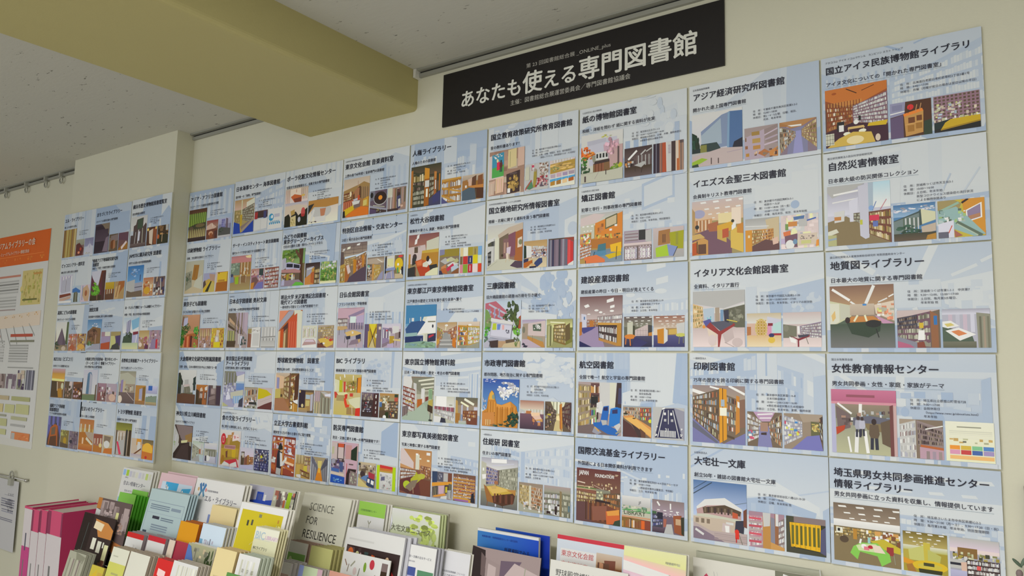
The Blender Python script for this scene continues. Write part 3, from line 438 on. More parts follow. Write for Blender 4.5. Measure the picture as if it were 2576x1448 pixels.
'b 767;g 0 0 100 46 877 a9a;l 16 6 24 18 5 eee;l 58 8 58 26 4 eee;l 76 30 82 40 3 eee;D 10 30 90 50 4 3 eee;p 0 40 34 46 34 84 0 88 445;B 0 46 84 34 48 74 3 445 b;r 16 38 34 58 223;r 0 36 14 44 464;p 66 44 92 40 96 100 70 94 953;r 74 52 90 70 ca8;p 90 46 100 44 100 100 92 96 332;g 0 84 66 100 656 434;p 46 72 62 70 68 100 38 100 bbb;p 36 56 46 56 44 80 36 82 a65',
'panel mainly showing a dark reddish hall with white block capitals across its top'),
(6,1,'国立教育政策研究所教育図書館','','昔の教科書あります！','東京都千代田区霞が関3-2-2|10:00～17:00|土曜、日曜、休館日、祝日、館内整理日|+（事前にアクセス、資料整理のため・大文部省）',
'b a87;N 0 0 100 100 24 16 b98 976 cba;p 0 10 36 6 42 60 0 64 dcc;p 8 8 42 4 42 58 8 60 49b;p 8 38 42 32 42 58 8 60 5a5;F 22 14 14 7 12 eee;p 22 26 30 24 34 42 22 44 d35;M 34 30 18 633 432;e 24 22 3 4 fda;p 54 2 78 0 78 40 54 44 dc9;l 60 6 60 40 1 886;p 82 0 100 0 100 40 82 42 dba;p 50 56 88 50 88 98 52 100 433;F 70 76 15 17 40 b95;r 54 88 62 98 eee;r 60 54 80 58 655;p 20 62 44 60 42 94 20 96 eca;I 22 64 42 94 6 db9 ebb;p 0 70 18 66 16 98 0 100 dba;I 2 72 16 96 3 cba dcb',
'b ccc;N 60 0 100 50 80 5 dcc 865 a98 eee;N 40 50 100 90 70 6 933 dbb 656 c99 b45;r 0 10 18 60 ccb;p 28 4 40 0 40 22 30 24 ddd;r 28 4 30 26 a24;e 34 10 5 5 c46;p 38 30 50 24 50 60 44 90 34 90 a94;e 44 26 5 6 a98;p 0 90 26 60 36 90 20 96 586;l 0 96 28 62 3 d34',
'b dcc;I 10 0 90 10 14 bba ddd;p 2 14 100 6 100 40 2 50 b94;F 50 26 46 12 46 ca6;F 20 32 18 8 16 896;g 2 50 100 100 ddd eed;r 4 52 24 66 bab;r 28 50 48 64 cab;r 52 50 72 62 a9b;r 76 48 98 60 a9a;p 2 70 100 64 100 72 2 80 5ad;l 26 70 26 80 1 eee;l 50 68 50 80 1 eee;l 75 66 75 78 1 eee;p 4 80 22 76 22 92 4 94 b83;p 28 78 46 74 46 90 28 92 a73;p 52 76 70 72 70 88 52 90 ec9;p 76 74 96 70 96 84 76 86 b62',
'panel mainly showing old textbooks, one with two children on a green field'),
(6,2,'国立極地研究所情報図書室','大学共同利用機関法人情報・システム研究機構','南極・北極に関する資料を扱う専門図書館','東京都立川市緑町10-3|9:30～17:00|土日祝、年末年始',
'b bba;g 0 0 100 40 ccc ddc;p 30 22 60 8 100 0 100 20 60 30 34 34 cba;p 40 30 100 14 100 84 60 78 40 74 976;p 34 30 60 20 60 78 36 78 765;H 46 32 80 74 4 1 866 b98;p 78 20 100 14 100 86 78 80 a63;p 86 34 98 30 98 52 86 54 dcb;e 94 42 5 6 886;p 60 24 80 18 80 70 62 72 856;p 0 32 24 26 24 44 0 48 ddd;p 2 40 12 36 12 52 2 54 554;p 12 36 24 34 24 48 12 50 444;p 0 46 24 46 26 86 0 96 ccc;l 20 30 20 80 1.5 999;p 22 30 34 28 34 78 22 82 ddc;p 2 60 12 56 12 90 4 96 333;J 3 60 12 90 3 777;p 0 92 28 76 60 76 100 86 100 100 0 100 ccb;l 30 80 0 96 .8 aa9;p 66 92 80 82 100 84 100 98 86 98 545;p 56 52 68 50 66 66 56 68 dcd;l 58 66 54 84 1.5 cb9;l 64 66 64 82 1.5 cb9;p 54 64 62 64 62 78 56 78 dcb;e 44 68 3 3 432',
'b b98;g 0 0 100 30 b96 ca7;p 0 14 14 20 14 60 0 66 232;p 10 16 34 20 34 60 12 62 ddd;B 34 26 66 100 24 68 4 a87 w;N 34 34 100 58 26 6 b65 eee 88a 433;N 36 20 90 32 12 7 ccc eee;g 0 64 100 100 cb9 dca;p 0 66 22 64 20 78 0 80 335;p 0 80 40 70 36 84 12 98 0 98 b62;l 38 76 38 92 2 843;p 48 80 66 66 80 66 82 82 60 98 44 94 347;p 26 86 40 82 54 92 40 98 ca7;p 26 94 58 94 54 100 26 100 224',
'b 767;r 0 0 100 4 543;I 0 4 78 100 6 556 335 878 445 989 667;l 10 4 10 100 6 889;l 36 4 36 100 7 878;l 60 4 60 100 6 99a;p 76 8 88 10 88 96 76 96 d44;p 88 12 98 18 98 88 88 96 c33;l 82 10 82 96 1 f77;p 60 2 100 0 100 18 88 10 943;p 78 96 100 84 100 100 78 100 ddd',
'panel mainly showing a glass entrance with a small white notice stand'),
(6,3,'三康図書館','','旧大橋図書館の蔵書18万冊を引き継ぐ','東京都港区芝公園4-7-4|9:30～16:30|土日、年末年始',
'g 0 0 100 50 bcd dde;p 0 4 30 0 60 22 60 40 30 40 0 26 b67;l 4 18 50 38 4 abc;l 10 6 58 28 4 bbc;I 10 16 44 36 5 99b b66;p 0 16 8 20 24 44 20 56 0 60 795;F 12 40 12 8 12 997;p 94 36 100 32 100 60 92 60 a53;F 76 20 16 18 44 453;F 66 36 14 9 22 453;F 84 46 12 20 40 563;F 90 64 9 14 20 7b4;F 4 66 12 10 26 5a3;F 4 84 8 10 16 464;p 18 36 80 46 80 52 18 44 ddd;p 20 44 78 52 74 84 14 78 bbc;p 22 48 76 54 72 80 18 74 ccd;p 24 48 34 48 34 62 22 62 bc3;p 36 50 46 50 44 62 36 62 68c;p 50 52 56 52 56 62 50 62 daa;p 58 52 72 54 70 72 56 70 ccd;N 60 62 70 70 10 3 556;p 12 80 78 82 76 88 10 86 aab;p 0 90 10 84 16 90 14 100 0 100 bbc;p 16 86 40 84 40 100 18 100 433;p 40 86 64 86 62 100 40 100 b97;p 60 84 84 82 84 92 62 92 654;p 56 92 100 86 100 100 50 100 cb9;F 90 84 7 12 16 674',
'b a98;g 0 0 100 24 a9b ccc;p 4 14 30 12 28 70 2 66 a98;e 8 36 6 12 776;p 26 14 100 4 100 60 26 56 cbb;p 46 18 82 14 82 42 48 40 565;F 66 28 14 10 20 ccc;p 24 56 88 66 88 84 24 64 998;p 24 58 92 80 98 100 84 98 24 74 b84;l 46 56 46 80 1 765;g 0 76 40 100 bab ccc;p 0 70 26 70 84 98 60 100 0 100 bab;p 6 82 16 88 10 92 0 90 334;p 10 90 28 94 20 100 6 98 334',
'b 773;g 0 0 100 30 996 dd9;p 0 20 14 16 26 30 26 100 0 100 996;I 6 24 26 94 3 cc9 664;p 28 20 74 16 74 92 28 76 863;B 28 22 76 74 18 86 5 764 y;p 74 24 90 14 92 70 74 80 653;l 14 10 70 14 4 eec;p 24 78 74 92 100 80 100 100 20 100 996',
'panel mainly showing a notice board under a leafy tree'),
(6,4,'市政専門図書館','','都市問題、地方自治に関する専門図書館','東京都千代田区日比谷公園1-3|+市政会館1F|9:30～17:00|土日祝、年末年始',
'g 0 0 100 66 35a 69c;F 70 20 28 14 50 dde;F 62 32 13 10 20 eee;F 92 26 12 10 20 ddd;F 22 4 14 4 12 bbd;F 4 54 7 12 14 ccd;p 12 64 16 40 20 30 26 24 32 30 36 44 40 52 54 54 78 46 94 56 98 70 98 100 0 100 0 70 c83;p 20 32 26 25 32 31 34 44 18 44 da4;p 40 52 54 55 78 47 80 60 56 62 40 60 d94;I 40 58 96 98 12 a61 d94 b72;I 14 48 36 72 6 b72 d94;N 4 70 36 84 16 2.5 531;p 0 72 34 70 36 98 0 98 c84;I 10 86 24 98 5 eda a73;e 31 38 4 5 898;F 86 82 14 14 40 243;F 76 92 14 8 24 243;F 48 97 22 3 16 354',
'b a87;g 0 0 100 34 a76 dcb;g 0 30 100 44 ccb dcc;I 36 30 100 50 10 ddd bba;p 0 30 22 36 20 70 0 78 bbb;e 12 52 6 12 ccd;g 0 46 100 100 756 434;p 26 36 50 36 46 46 26 46 b74;p 46 42 84 40 86 56 50 54 eca;p 52 54 84 50 96 66 66 66 dba;l 56 56 54 72 3 b74;l 62 64 58 84 2 b64;p 66 66 96 62 96 72 70 72 c95;C 82 84 14 c85;e 80 72 8 3 99b;C 60 72 10 c85',
'b 654;p 22 0 78 0 62 44 46 46 ddb;I 30 0 70 40 6 998 eed;p 46 40 60 40 70 100 34 100 cb8;B 0 4 100 44 30 66 5 543 d;B 56 24 60 100 0 100 5 533 d;p 56 10 66 4 66 100 58 90 a63;l 62 6 66 90 6 c83;p 44 50 56 46 58 64 44 62 eda;N 0 30 34 90 12 5 cb4 da8 322',
'panel mainly showing an orange brick tower against a blue sky'),
(6,5,'住総研 図書室','一般財団法人','住まいの専門図書室','東京都中央区日本橋3-12-2|+朝日ビルヂング2F|10:00～12:00/13:00～16:00|土日祝 他',
'b 998;g 0 0 100 24 aab ddd;l 28 6 70 4 8 eef;l 30 16 90 8 2 ccd;p 0 8 14 12 14 64 0 66 bba;p 2 36 16 34 18 42 4 46 eee;p 4 22 8 22 8 28 4 28 eee;B 14 18 56 46 24 52 5 a99 b;B 46 24 54 100 14 72 6 998 g;p 46 24 50 24 50 54 46 54 655;e 42 50 5 4 b74;l 40 44 44 56 2 865;g 0 70 100 100 887 666;p 12 60 40 56 90 62 96 66 60 74 32 78 14 62 ca4;p 16 60 50 58 84 62 34 74 db6;p 8 56 16 60 34 82 36 92 18 90 963;l 20 88 18 100 1.5 853;p 32 78 96 66 90 88 60 96 36 92 532;I 36 72 90 90 7 743 421;p 70 62 96 60 94 72 88 68 b84;p 28 60 40 54 44 62 32 64 ca6;e 42 96 2 3 ccd;l 60 90 62 100 1.5 432;l 24 44 30 40 1 432',
'b 987;B 4 6 76 46 10 84 6 a97 y;B 52 10 82 98 14 88 6 a98 o;p 44 8 52 8 52 90 44 86 ccb;p 0 70 4 70 44 88 100 92 100 100 0 100 aa9;N 20 64 90 92 20 7 ddd cba ccd 665;r 84 88 90 96 eee',
'b 887;g 0 0 100 22 a99 998;B 0 26 96 60 22 100 4 776 w;p 60 14 68 16 68 100 60 98 875;B 68 22 100 100 24 100 4 776 g;N 10 60 60 96 16 8 ddd bbb 322 eee;p 42 66 50 68 50 96 42 94 322;r 92 60 98 80 578',
'panel mainly showing a long yellow table ringed by wooden chairs, below the orange tower panel'),
(5,1,'人権ライブラリー','','人権のための図書館','東京都港区芝大門2-10-12|+KDX芝大門ビル4F|9:30～17:30|土日祝、年末年始',
'b 443;g 0 0 100 24 443 654;p 0 10 7 8 7 100 0 100 b73;B 7 12 94 46 22 96 5 443 d;B 8 20 40 46 16 40 1 443 y;B 8 60 94 46 58 94 3 443 g;p 46 6 62 10 62 98 46 100 a62;p 46 6 62 10 62 34 46 34 d93;p 48 38 62 38 62 54 48 54 ddd;p 52 58 58 58 58 78 52 78 eed;B 63 26 96 80 30 82 5 543 g;p 78 18 86 20 86 78 78 82 a63;p 78 20 86 20 86 36 78 36 c84;l 83 40 83 62 3 ddd;p 94 26 98 26 98 66 94 68 b73;p 63 84 100 66 100 100 63 100 446;p 86 44 94 42 94 64 86 66 654;p 74 78 98 66 98 90 76 96 447',
'b 986;g 0 0 100 14 ca7 b96;p 0 4 100 0 100 10 0 14 c94;B 0 12 92 100 6 100 3 a73 w;l 0 36 100 60 7 c94;l 0 66 70 98 7 c94;p 34 8 42 8 42 84 34 72 b83;p 0 74 36 100 0 100 558',
'b a73;g 0 0 100 26 cba a98;p 46 12 66 4 64 50 46 46 643;p 74 8 96 4 96 52 72 50 853;p 28 18 46 12 44 46 30 44 dba;p 0 22 24 18 28 50 6 60 a74;p 34 44 100 44 100 58 34 52 c84;p 60 54 100 58 100 100 66 96 532;g 0 66 60 100 78a 446;p 0 62 34 50 60 56 66 100 0 100 567;l 66 60 66 96 2 665;r 14 40 22 50 eee',
'panel mainly showing dark book shelves with orange ends, left of the textbook panel'),
(5,2,'松竹大谷図書館','公益財団法人','歌舞伎や寅さん 演劇・映画の専門図書館','東京都中央区築地1-13-1|+銀座松竹スクエア3階|10:00～17:00|土日祝、年末年始休館|+5月1日、特別休館、年末年始',
'b 986;g 0 0 100 34 855 a76;p 28 2 36 0 34 10 26 12 fff;p 22 12 30 10 28 22 20 24 fff;p 60 18 100 10 100 50 60 48 ccb;p 0 30 56 26 60 48 30 70 0 70 cbb;p 20 30 32 30 32 44 20 44 654;p 46 42 100 42 100 80 70 84 44 60 b83;p 46 40 100 38 100 46 46 46 ca4;r 2 46 8 80 b83;e 22 54 7 8 433;p 14 56 28 54 26 70 14 74 333;p 24 64 44 60 74 68 76 72 46 82 30 78 c63;p 30 78 74 72 74 100 42 100 b42;p 30 66 46 62 46 74 32 74 d74;p 50 70 66 64 76 68 64 80 50 78 ddc;p 62 66 74 60 80 70 72 76 eee;e 66 60 5 7 322;p 70 76 96 74 100 90 80 98 333;p 0 80 24 76 28 100 0 100 333;l 26 78 26 98 2 843;p 60 94 84 84 100 82 100 100 58 100 ddb;l 0 26 40 30 1 765',
'b 876;g 0 0 100 30 776 983;p 0 0 28 0 26 20 0 24 88a;r 26 0 100 30 983;p 4 46 30 34 60 50 30 60 bbb;p 36 40 60 32 84 44 60 52 cca;p 40 64 70 52 100 62 60 80 ddd;p 36 78 70 58 78 70 44 90 c35;p 60 74 90 62 100 76 64 92 bcd;p 72 50 90 38 100 50 84 60 bb8;p 10 70 34 60 36 76 12 82 c85;p 10 78 34 74 44 100 10 92 b63;p 0 84 12 84 20 100 0 100 335;p 70 92 100 78 100 100 60 100 853;e 44 46 6 4 dd8',
'b bba;r 0 0 14 34 dc9;r 15 0 36 34 eed;r 37 0 60 34 a93;r 61 0 82 34 a95;r 83 0 100 34 7ad;r 0 35 12 66 764;r 14 35 36 66 c33;r 37 35 58 66 336;r 60 32 82 66 dc1;r 83 35 100 66 cdc;r 0 67 14 100 d89;r 15 67 36 100 8a3;r 38 67 58 100 b23;r 60 67 82 100 edd;r 84 67 100 100 d42;l 48 42 48 60 3 ddd;l 48 72 48 94 3 edd;l 70 8 70 30 3 764',
'panel mainly showing a reader at an orange table in a room with yellow cabinets'),
(5,3,'東京都江戸東京博物館図書室','公益財団法人東京都歴史文化財団','江戸東京の歴史と文化を振り返り未来へ繋ぐ','東京都墨田区横網1-4-1|+東京都江戸東京博物館 リニューアル準備室',
'g 0 0 100 50 37b 7ac;p 0 0 100 0 100 34 50 40 0 44 48b;p 60 28 100 26 100 70 70 72 64 96 58 96 60 70 38 70 ddc;p 40 70 64 40 72 28 100 28 100 66 60 66 eee;p 0 56 16 40 54 36 66 40 42 66 36 74 4 70 358;p 0 66 40 64 40 72 2 74 9bb;r 20 30 28 38 ddd;l 14 30 14 42 2 ccc;l 50 28 50 38 3 ddd;r 74 38 98 41 887;e 90 50 2.5 4 223;p 64 68 76 66 76 96 66 96 ccb;p 0 74 60 72 60 90 0 96 236;p 74 68 100 66 100 84 74 86 335;p 78 72 94 68 94 72 78 78 b34;l 54 78 54 92 1.5 bbc;p 0 88 60 84 100 88 100 100 0 100 8a9;F 70 92 30 6 26 8a8;F 20 92 20 4 14 79a',
'b 976;g 0 0 100 34 b96 cba;e 48 12 8 4 fff;l 46 14 44 30 3 eec;B 0 16 70 40 34 56 4 985 c;B 58 30 60 100 14 80 4 965 o;p 0 30 20 40 10 66 0 72 a74;g 30 46 70 100 aaa 777;p 40 40 54 40 84 100 10 100 999;J 16 66 82 98 4 bbb 888;p 80 64 98 60 96 100 80 92 c72;p 0 66 14 62 14 80 0 92 c94',
'b c95;g 0 0 100 20 dcb cba;e 56 12 8 4 fff;p 0 12 100 18 100 80 0 96 c93;B 0 14 92 44 18 88 4 b83 c;B 46 18 88 100 20 78 4 ba5 w;p 42 12 48 12 48 90 42 92 b83;N 4 20 96 80 30 6 eee dcb d74 ddd;g 0 90 100 100 998 887;p 46 92 100 78 100 100 40 100 998',
'panel mainly showing a white and deep blue building under clear blue sky'),
(5,4,'東京国立博物館資料館','','日本・東洋の美術・歴史・考古の専門図書館','東京都台東区上野公園13-9|9:30～17:00|土日祝、第4木曜、年末年始 他|+（資料館は事前の利用手続き必要）',
'b bba;g 0 0 100 40 876 998;p 0 0 26 0 30 12 26 34 0 24 ddd;p 30 4 100 0 100 24 60 36 40 26 887;l 50 10 100 4 4 ddc;l 58 18 100 14 4 ddc;l 64 26 100 22 3 ddc;l 68 32 100 30 2 ddc;p 34 14 44 16 46 60 38 66 ccc;p 60 26 72 28 70 58 60 60 ddd;p 84 28 96 26 96 50 84 52 ac9;I 84 28 96 50 4 798 343;B 0 22 70 40 30 82 5 843 w;N 6 26 34 66 16 3 cb3 eee 843;p 48 52 64 50 64 70 48 72 b62;p 74 46 84 44 84 56 74 58 733;p 44 74 70 58 84 52 84 90 76 100 0 100 30 86 9a9;p 0 86 40 78 70 60 92 90 94 100 0 100 aba;p 0 70 18 66 18 84 0 94 766;I 0 72 18 90 5 655 988;p 84 54 98 50 98 78 84 72 ba5;p 82 62 98 66 98 82 82 76 432;l 92 78 90 96 1.5 333;e 92 97 6 2 333',
'b bba;g 0 0 100 44 ccb ddd;p 8 0 60 0 60 40 6 44 eee;r 74 30 90 34 998;p 0 38 100 42 100 58 0 48 756;I 0 40 100 56 14 a45 866 c9a;B 0 50 66 100 58 96 2 aaa w;p 0 64 40 78 100 96 100 100 0 100 bba;p 14 90 34 80 56 84 60 100 14 100 334;p 0 76 36 78 30 100 0 100 ddd',
'b 987;g 0 0 100 30 665 876;l 40 6 84 26 9 eed;l 24 18 60 34 7 eec;p 0 10 10 14 14 90 0 94 b95;p 26 30 34 26 34 70 26 74 bbc;r 52 36 60 54 ccd;r 84 34 100 54 ccd;B 34 50 80 100 46 90 3 743 o;p 0 60 22 60 18 96 0 96 a73;p 26 62 34 66 34 90 26 92 89b;p 50 84 100 74 100 100 54 100 743;r 62 78 70 86 ddd;g 16 88 50 100 bbb aba',
'panel mainly showing a pale green floor and a dark red magazine rack'),
(5,5,'東京都写真美術館図書室','','写真と映像に関する専門図書室','東京都目黒区三田1-13-3|+恵比寿ガーデンプレイス内|10:00～18:00|月曜休館（月曜が祝日の場合は翌平日）|+その他、年末年始、臨時整理期間',
'b 854;g 0 0 100 44 b85 c96;p 0 0 10 0 50 34 50 44 0 34 dcc;p 50 12 62 10 62 44 50 44 ddc;r 50 8 58 12 fff;r 84 4 96 10 fff;r 62 18 68 21 fed;r 86 20 94 24 fed;p 44 22 50 22 50 48 44 48 b86;B 66 34 52 98 36 64 4 854 o;p 0 46 54 44 54 54 40 64 0 60 864;B 0 42 70 54 46 58 3 853 w;g 40 62 100 100 754 643;p 0 72 40 60 56 62 98 96 98 100 40 100 0 94 633;p 60 62 98 66 98 100 70 100 743;p 36 66 52 54 80 52 82 60 70 64 50 78 36 90 bb3;e 24 80 12 9 bc3;e 70 58 11 6 bb4;l 54 50 54 62 5 bb3;p 18 86 40 70 60 66 50 84 36 94 876;p 14 88 34 94 30 100 16 96 533;l 44 84 46 98 1.5 ca8',
'b 988;p 0 2 26 0 26 40 2 44 346;r 26 2 56 36 556;F 40 18 12 12 16 99a;r 58 4 78 34 bbb;r 80 2 98 36 743;p 0 44 100 32 100 42 0 58 d93;p 4 60 30 54 30 90 6 94 444;I 6 60 28 92 5 333 ba8;p 34 54 62 50 60 80 36 84 cab;p 64 48 84 46 84 76 66 80 433;p 68 54 78 52 78 74 68 76 cb3;p 84 40 98 42 98 70 84 70 665;p 8 92 68 78 70 86 12 98 d94;p 78 66 96 64 98 98 76 94 bbb;I 78 68 96 94 5 333 ddd;p 48 92 76 86 76 100 44 100 ddd',
'b 754;B 0 8 88 100 12 84 6 854 w;l 22 4 22 86 2 c95;l 62 8 62 84 2 c95;J 2 14 98 84 6 b84;N 4 14 96 80 16 4 c33 46a ddd;p 0 84 60 84 90 92 84 100 0 96 c94;p 4 92 70 92 70 98 10 98 96a;p 84 66 94 62 98 98 80 98 223',
'panel mainly showing lime yellow seats on a brown red floor'),
(4,1,'東京文化会館 音楽資料室','公益財団法人東京都歴史文化財団','上野の森で60年続く音楽専門の図書館','東京都台東区上野公園5-45|+東京文化会館4階|10:00～18:00|+13:00～17:00（日祝）|月曜、東京文化会館休館日、年末年始、特別整理期間',
'b a74;g 0 0 100 34 cba dcb;p 0 30 60 18 78 12 100 20 100 34 60 34 40 36 0 40 a85;l 56 8 56 24 2 b98;p 38 44 54 26 66 22 70 52 40 62 532;p 42 34 54 26 62 26 62 50 44 54 a75;p 66 24 98 30 98 58 68 56 975;I 68 26 98 56 8 764 a86;p 0 38 36 34 36 58 0 66 743;B 0 40 58 34 38 54 3 843 y;e 28 40 4 7 edb;p 36 56 58 52 60 62 38 66 ccd;p 56 46 64 46 64 66 56 66 c53;p 0 60 40 56 42 72 0 82 b64;I 2 62 36 80 8 c86 943;p 36 60 66 58 66 76 42 78 766;p 4 80 40 70 44 82 10 96 db2;p 36 62 42 64 42 74 36 72 cb7;p 78 58 98 52 98 78 76 76 c93;p 78 62 92 60 92 74 78 76 dc7;p 12 98 34 86 70 76 98 80 100 100 16 100 d72;p 0 84 8 82 10 100 0 100 222;p 34 60 66 60 62 68 40 70 ddd',
'b 656;p 0 0 30 0 26 40 0 44 778;e 10 18 9 12 222;e 62 36 40 30 bbb;e 62 34 38 28 322;e 62 33 12 10 e93;p 0 62 100 84 100 94 0 74 99a;p 0 72 100 92 100 100 0 100 433;N 40 80 70 98 8 4 dc4 999;p 0 76 40 86 40 100 0 98 546;l 20 64 90 76 4 bba',
'b 988;r 0 0 26 40 ccb;p 28 4 44 4 44 96 28 100 a76;I 26 4 100 90 6 b98 764;p 52 8 66 8 74 60 64 84 50 60 433;e 62 16 7 8 644;p 50 40 70 34 76 90 54 96 446;p 58 52 70 50 72 82 60 86 ccc;p 70 74 100 66 100 92 72 94 a87;p 72 80 84 78 86 86 74 88 dba;l 20 30 18 96 4 ddd;g 0 90 60 100 433 433',
'panel mainly showing an orange table in a timber room, beside a record photo'),
(4,2,'特別区自治情報・交流センター','','23区と地方自治の専門図書館','東京都千代田区飯田橋3-5-1|+東京区政会館4階|9:30～20:30|+9:30～17:00（土曜）|日曜、祝日、毎月末整理日、年末年始 他',
'b 876;g 0 0 100 34 766 a98;p 26 10 38 8 36 14 24 16 eed;p 62 4 74 2 72 8 60 9 fff;p 8 14 18 12 16 18 6 20 eee;K 0 4 100 30 3 3 1 655;p 16 34 70 30 100 24 100 32 60 38 16 42 cde;p 0 20 12 22 14 60 0 62 655;B 14 40 60 60 34 58 4 975 y;B 60 38 70 98 26 64 4 975 o;p 50 42 62 44 62 78 52 84 c82;p 82 34 92 34 92 58 82 62 c83;B 62 48 76 84 42 62 3 954 o;p 0 56 16 52 20 60 20 100 0 100 b94;B 0 62 98 18 60 96 3 a84 y;p 20 56 40 58 36 94 20 100 a63;p 24 58 34 54 42 74 32 80 dcc;p 36 88 60 76 84 66 100 62 100 100 30 100 545',
'b 987;g 0 0 100 26 876 cba;p 0 8 60 4 100 18 60 30 0 26 ba9;l 60 10 90 24 3 eee;B 0 28 92 30 32 84 3 654 m;r 4 32 14 46 7ba;p 30 30 42 28 42 100 30 100 c95;B 42 32 98 80 36 74 4 b94 y;p 80 70 96 60 96 96 60 100 99b;N 4 40 28 84 10 7 ddd 433 cbb',
'b 875;p 0 6 8 4 8 96 0 98 223;p 10 2 52 0 52 50 10 54 ddd;r 14 12 46 46 dda;F 18 46 8 6 8 da7;p 6 54 56 50 56 62 6 64 89c;p 60 4 100 2 100 80 60 70 765;e 76 38 22 26 db2;e 72 40 5 6 eee;e 84 6 12 5 d44;p 62 50 84 52 86 72 66 74 cb3;p 66 56 74 50 76 74 68 78 596;p 84 60 94 70 92 86 82 84 eed;p 0 76 50 62 56 98 0 98 99b;l 12 70 6 98 3 dcb;l 36 66 40 98 3 dcb;p 56 78 100 80 100 98 56 98 cb9;p 90 50 100 52 100 88 92 80 223',
'panel mainly showing rows of wooden low bookcases along a dark grey carpet'),
(4,3,'日仏会館図書室','','フランスの文化・学術情報','東京都渋谷区恵比寿3-9-25|13:00～18:00|日曜、月曜、祝日、その他|+日仏会館の休館日、年末年始',
'b a9a;g 0 0 100 28 b9a dcd;p 0 0 60 4 100 0 100 20 44 28 0 26 cab;p 40 20 100 4 100 12 46 28 98a;p 0 26 38 26 38 50 0 52 655;B 0 27 48 38 27 46 2 877 w;p 48 22 70 22 70 38 48 38 dee;p 72 22 100 18 100 46 72 44 bac;I 44 38 100 54 12 446 989;g 0 56 100 100 aab bab;p 0 46 36 46 40 52 20 56 0 56 ca7;l 8 54 8 68 1.5 543;l 30 54 30 64 1.5 543;p 30 62 60 56 90 62 94 66 42 74 db7;p 56 60 62 59 64 64 58 66 ddd;l 32 70 30 88 1.5 333;l 44 72 42 100 1.8 332;l 90 66 92 84 1.5 333;p 34 72 52 70 52 78 38 80 334;p 72 70 90 66 90 82 74 82 335;p 74 80 90 78 90 86 76 90 ca7;l 76 86 76 96 1.5 c96;p 56 82 80 78 84 90 46 94 878',
'b 767;r 0 0 24 100 657;r 74 0 100 100 767;p 26 0 74 0 72 56 70 100 24 100 30 50 b92;p 28 0 70 0 50 44 dc3;p 30 100 46 56 56 56 64 100 cb8;l 34 20 66 96 3 433;l 70 16 30 96 3 433;e 50 54 5 5 542;p 84 12 98 12 98 24 84 24 dcb;p 66 40 76 44 72 60 64 56 ddb;p 22 30 30 30 30 98 22 98 ca4',
'b bab;g 0 0 100 24 ccd dcd;p 0 16 40 20 38 74 0 90 98a;I 4 24 36 60 4 ddd 656;r 20 26 30 32 c45;r 36 18 52 40 878;p 34 30 46 34 44 66 36 66 ddd;p 56 10 90 12 90 40 56 42 ddd;p 40 52 66 52 66 78 42 84 b93;p 70 40 92 36 92 68 70 64 988;p 60 64 100 66 100 74 60 70 dc8;l 64 72 64 98 2 543;l 78 72 78 92 2 543;p 0 86 40 72 40 86 0 100 878;g 30 84 64 100 bac bac;p 90 34 98 36 98 60 90 60 433',
'panel mainly showing pale yellow tables with dark chairs on a grey floor'),
(4,4,'BIC ライブラリ','','機械産業とビジネス情報の専門図書館','東京都港区芝公園3-5-8|+機械振興会館B1|9:30～17:00|+（毎月第四水曜～12時閉館）|土日祝、館内整理日、年末年始 他',
'b cb8;g 0 0 100 20 cb7 ba6;l 36 0 38 8 4 fff;l 70 2 70 14 3 fff;l 20 6 22 14 3 eee;p 0 12 20 16 20 44 0 50 ddb;l 4 22 4 40 3 eed;p 18 14 30 16 30 46 18 46 bb2;p 34 18 42 18 42 44 36 46 c43;p 86 8 100 6 100 56 86 56 d82;p 84 8 88 8 86 54 84 54 643;p 46 18 82 16 82 44 46 44 a94;F 66 24 16 8 20 874;N 44 26 84 42 24 4 edb 764 ca5 c64;g 0 44 100 100 cb8 cb6;p 6 46 48 44 56 50 10 52 dda;p 0 44 8 44 20 56 4 60 c43;p 10 52 40 52 40 66 10 66 a96;p 40 50 52 48 50 60 42 60 c32;p 38 58 46 60 52 74 60 74 58 82 46 82 40 70 d42;p 54 62 80 56 100 54 100 82 84 82 62 72 ddb;p 60 46 72 46 72 54 60 54 c43;p 84 82 100 80 100 100 82 100 d32;p 50 80 84 82 82 98 50 98 a85;l 70 78 72 98 1.5 edc;l 56 80 54 98 1.5 985',
'b 433;g 0 0 100 30 767 655;N 4 4 66 36 16 8 998 877 a98;p 70 4 100 2 100 100 66 96 422;l 86 8 84 22 7 ddd;l 86 34 84 46 6 bbb;l 86 56 84 66 6 ccc;l 86 74 84 84 5 bbb;N 8 36 60 80 30 6 ccd 99b bbb c55;K 4 42 62 78 1 4 3 323;g 0 80 66 100 322 433',
'b 653;g 0 0 100 30 b84 997;N 0 10 60 40 26 9 c95 ba8 ddc 875;N 30 40 70 70 26 8 bb9 987 dcb;r 0 36 14 56 57a;p 80 16 98 14 98 32 80 30 b54;r 80 2 98 14 343;B 54 34 66 100 30 70 3 543 m;p 0 70 100 66 100 100 0 100 543;p 34 76 50 74 50 100 30 96 231;e 30 96 9 8 eee;N 50 70 100 96 12 8 cb8 a64 334',
'panel mainly showing white tables with red chairs and an orange column'),
(4,5,'防災専門図書館','','防災・災害に関する唯一の専門図書館です！','東京都千代田区平河町2-4-1|+日本都市センター会館8階|9:00～17:00|土日祝、年末年始',
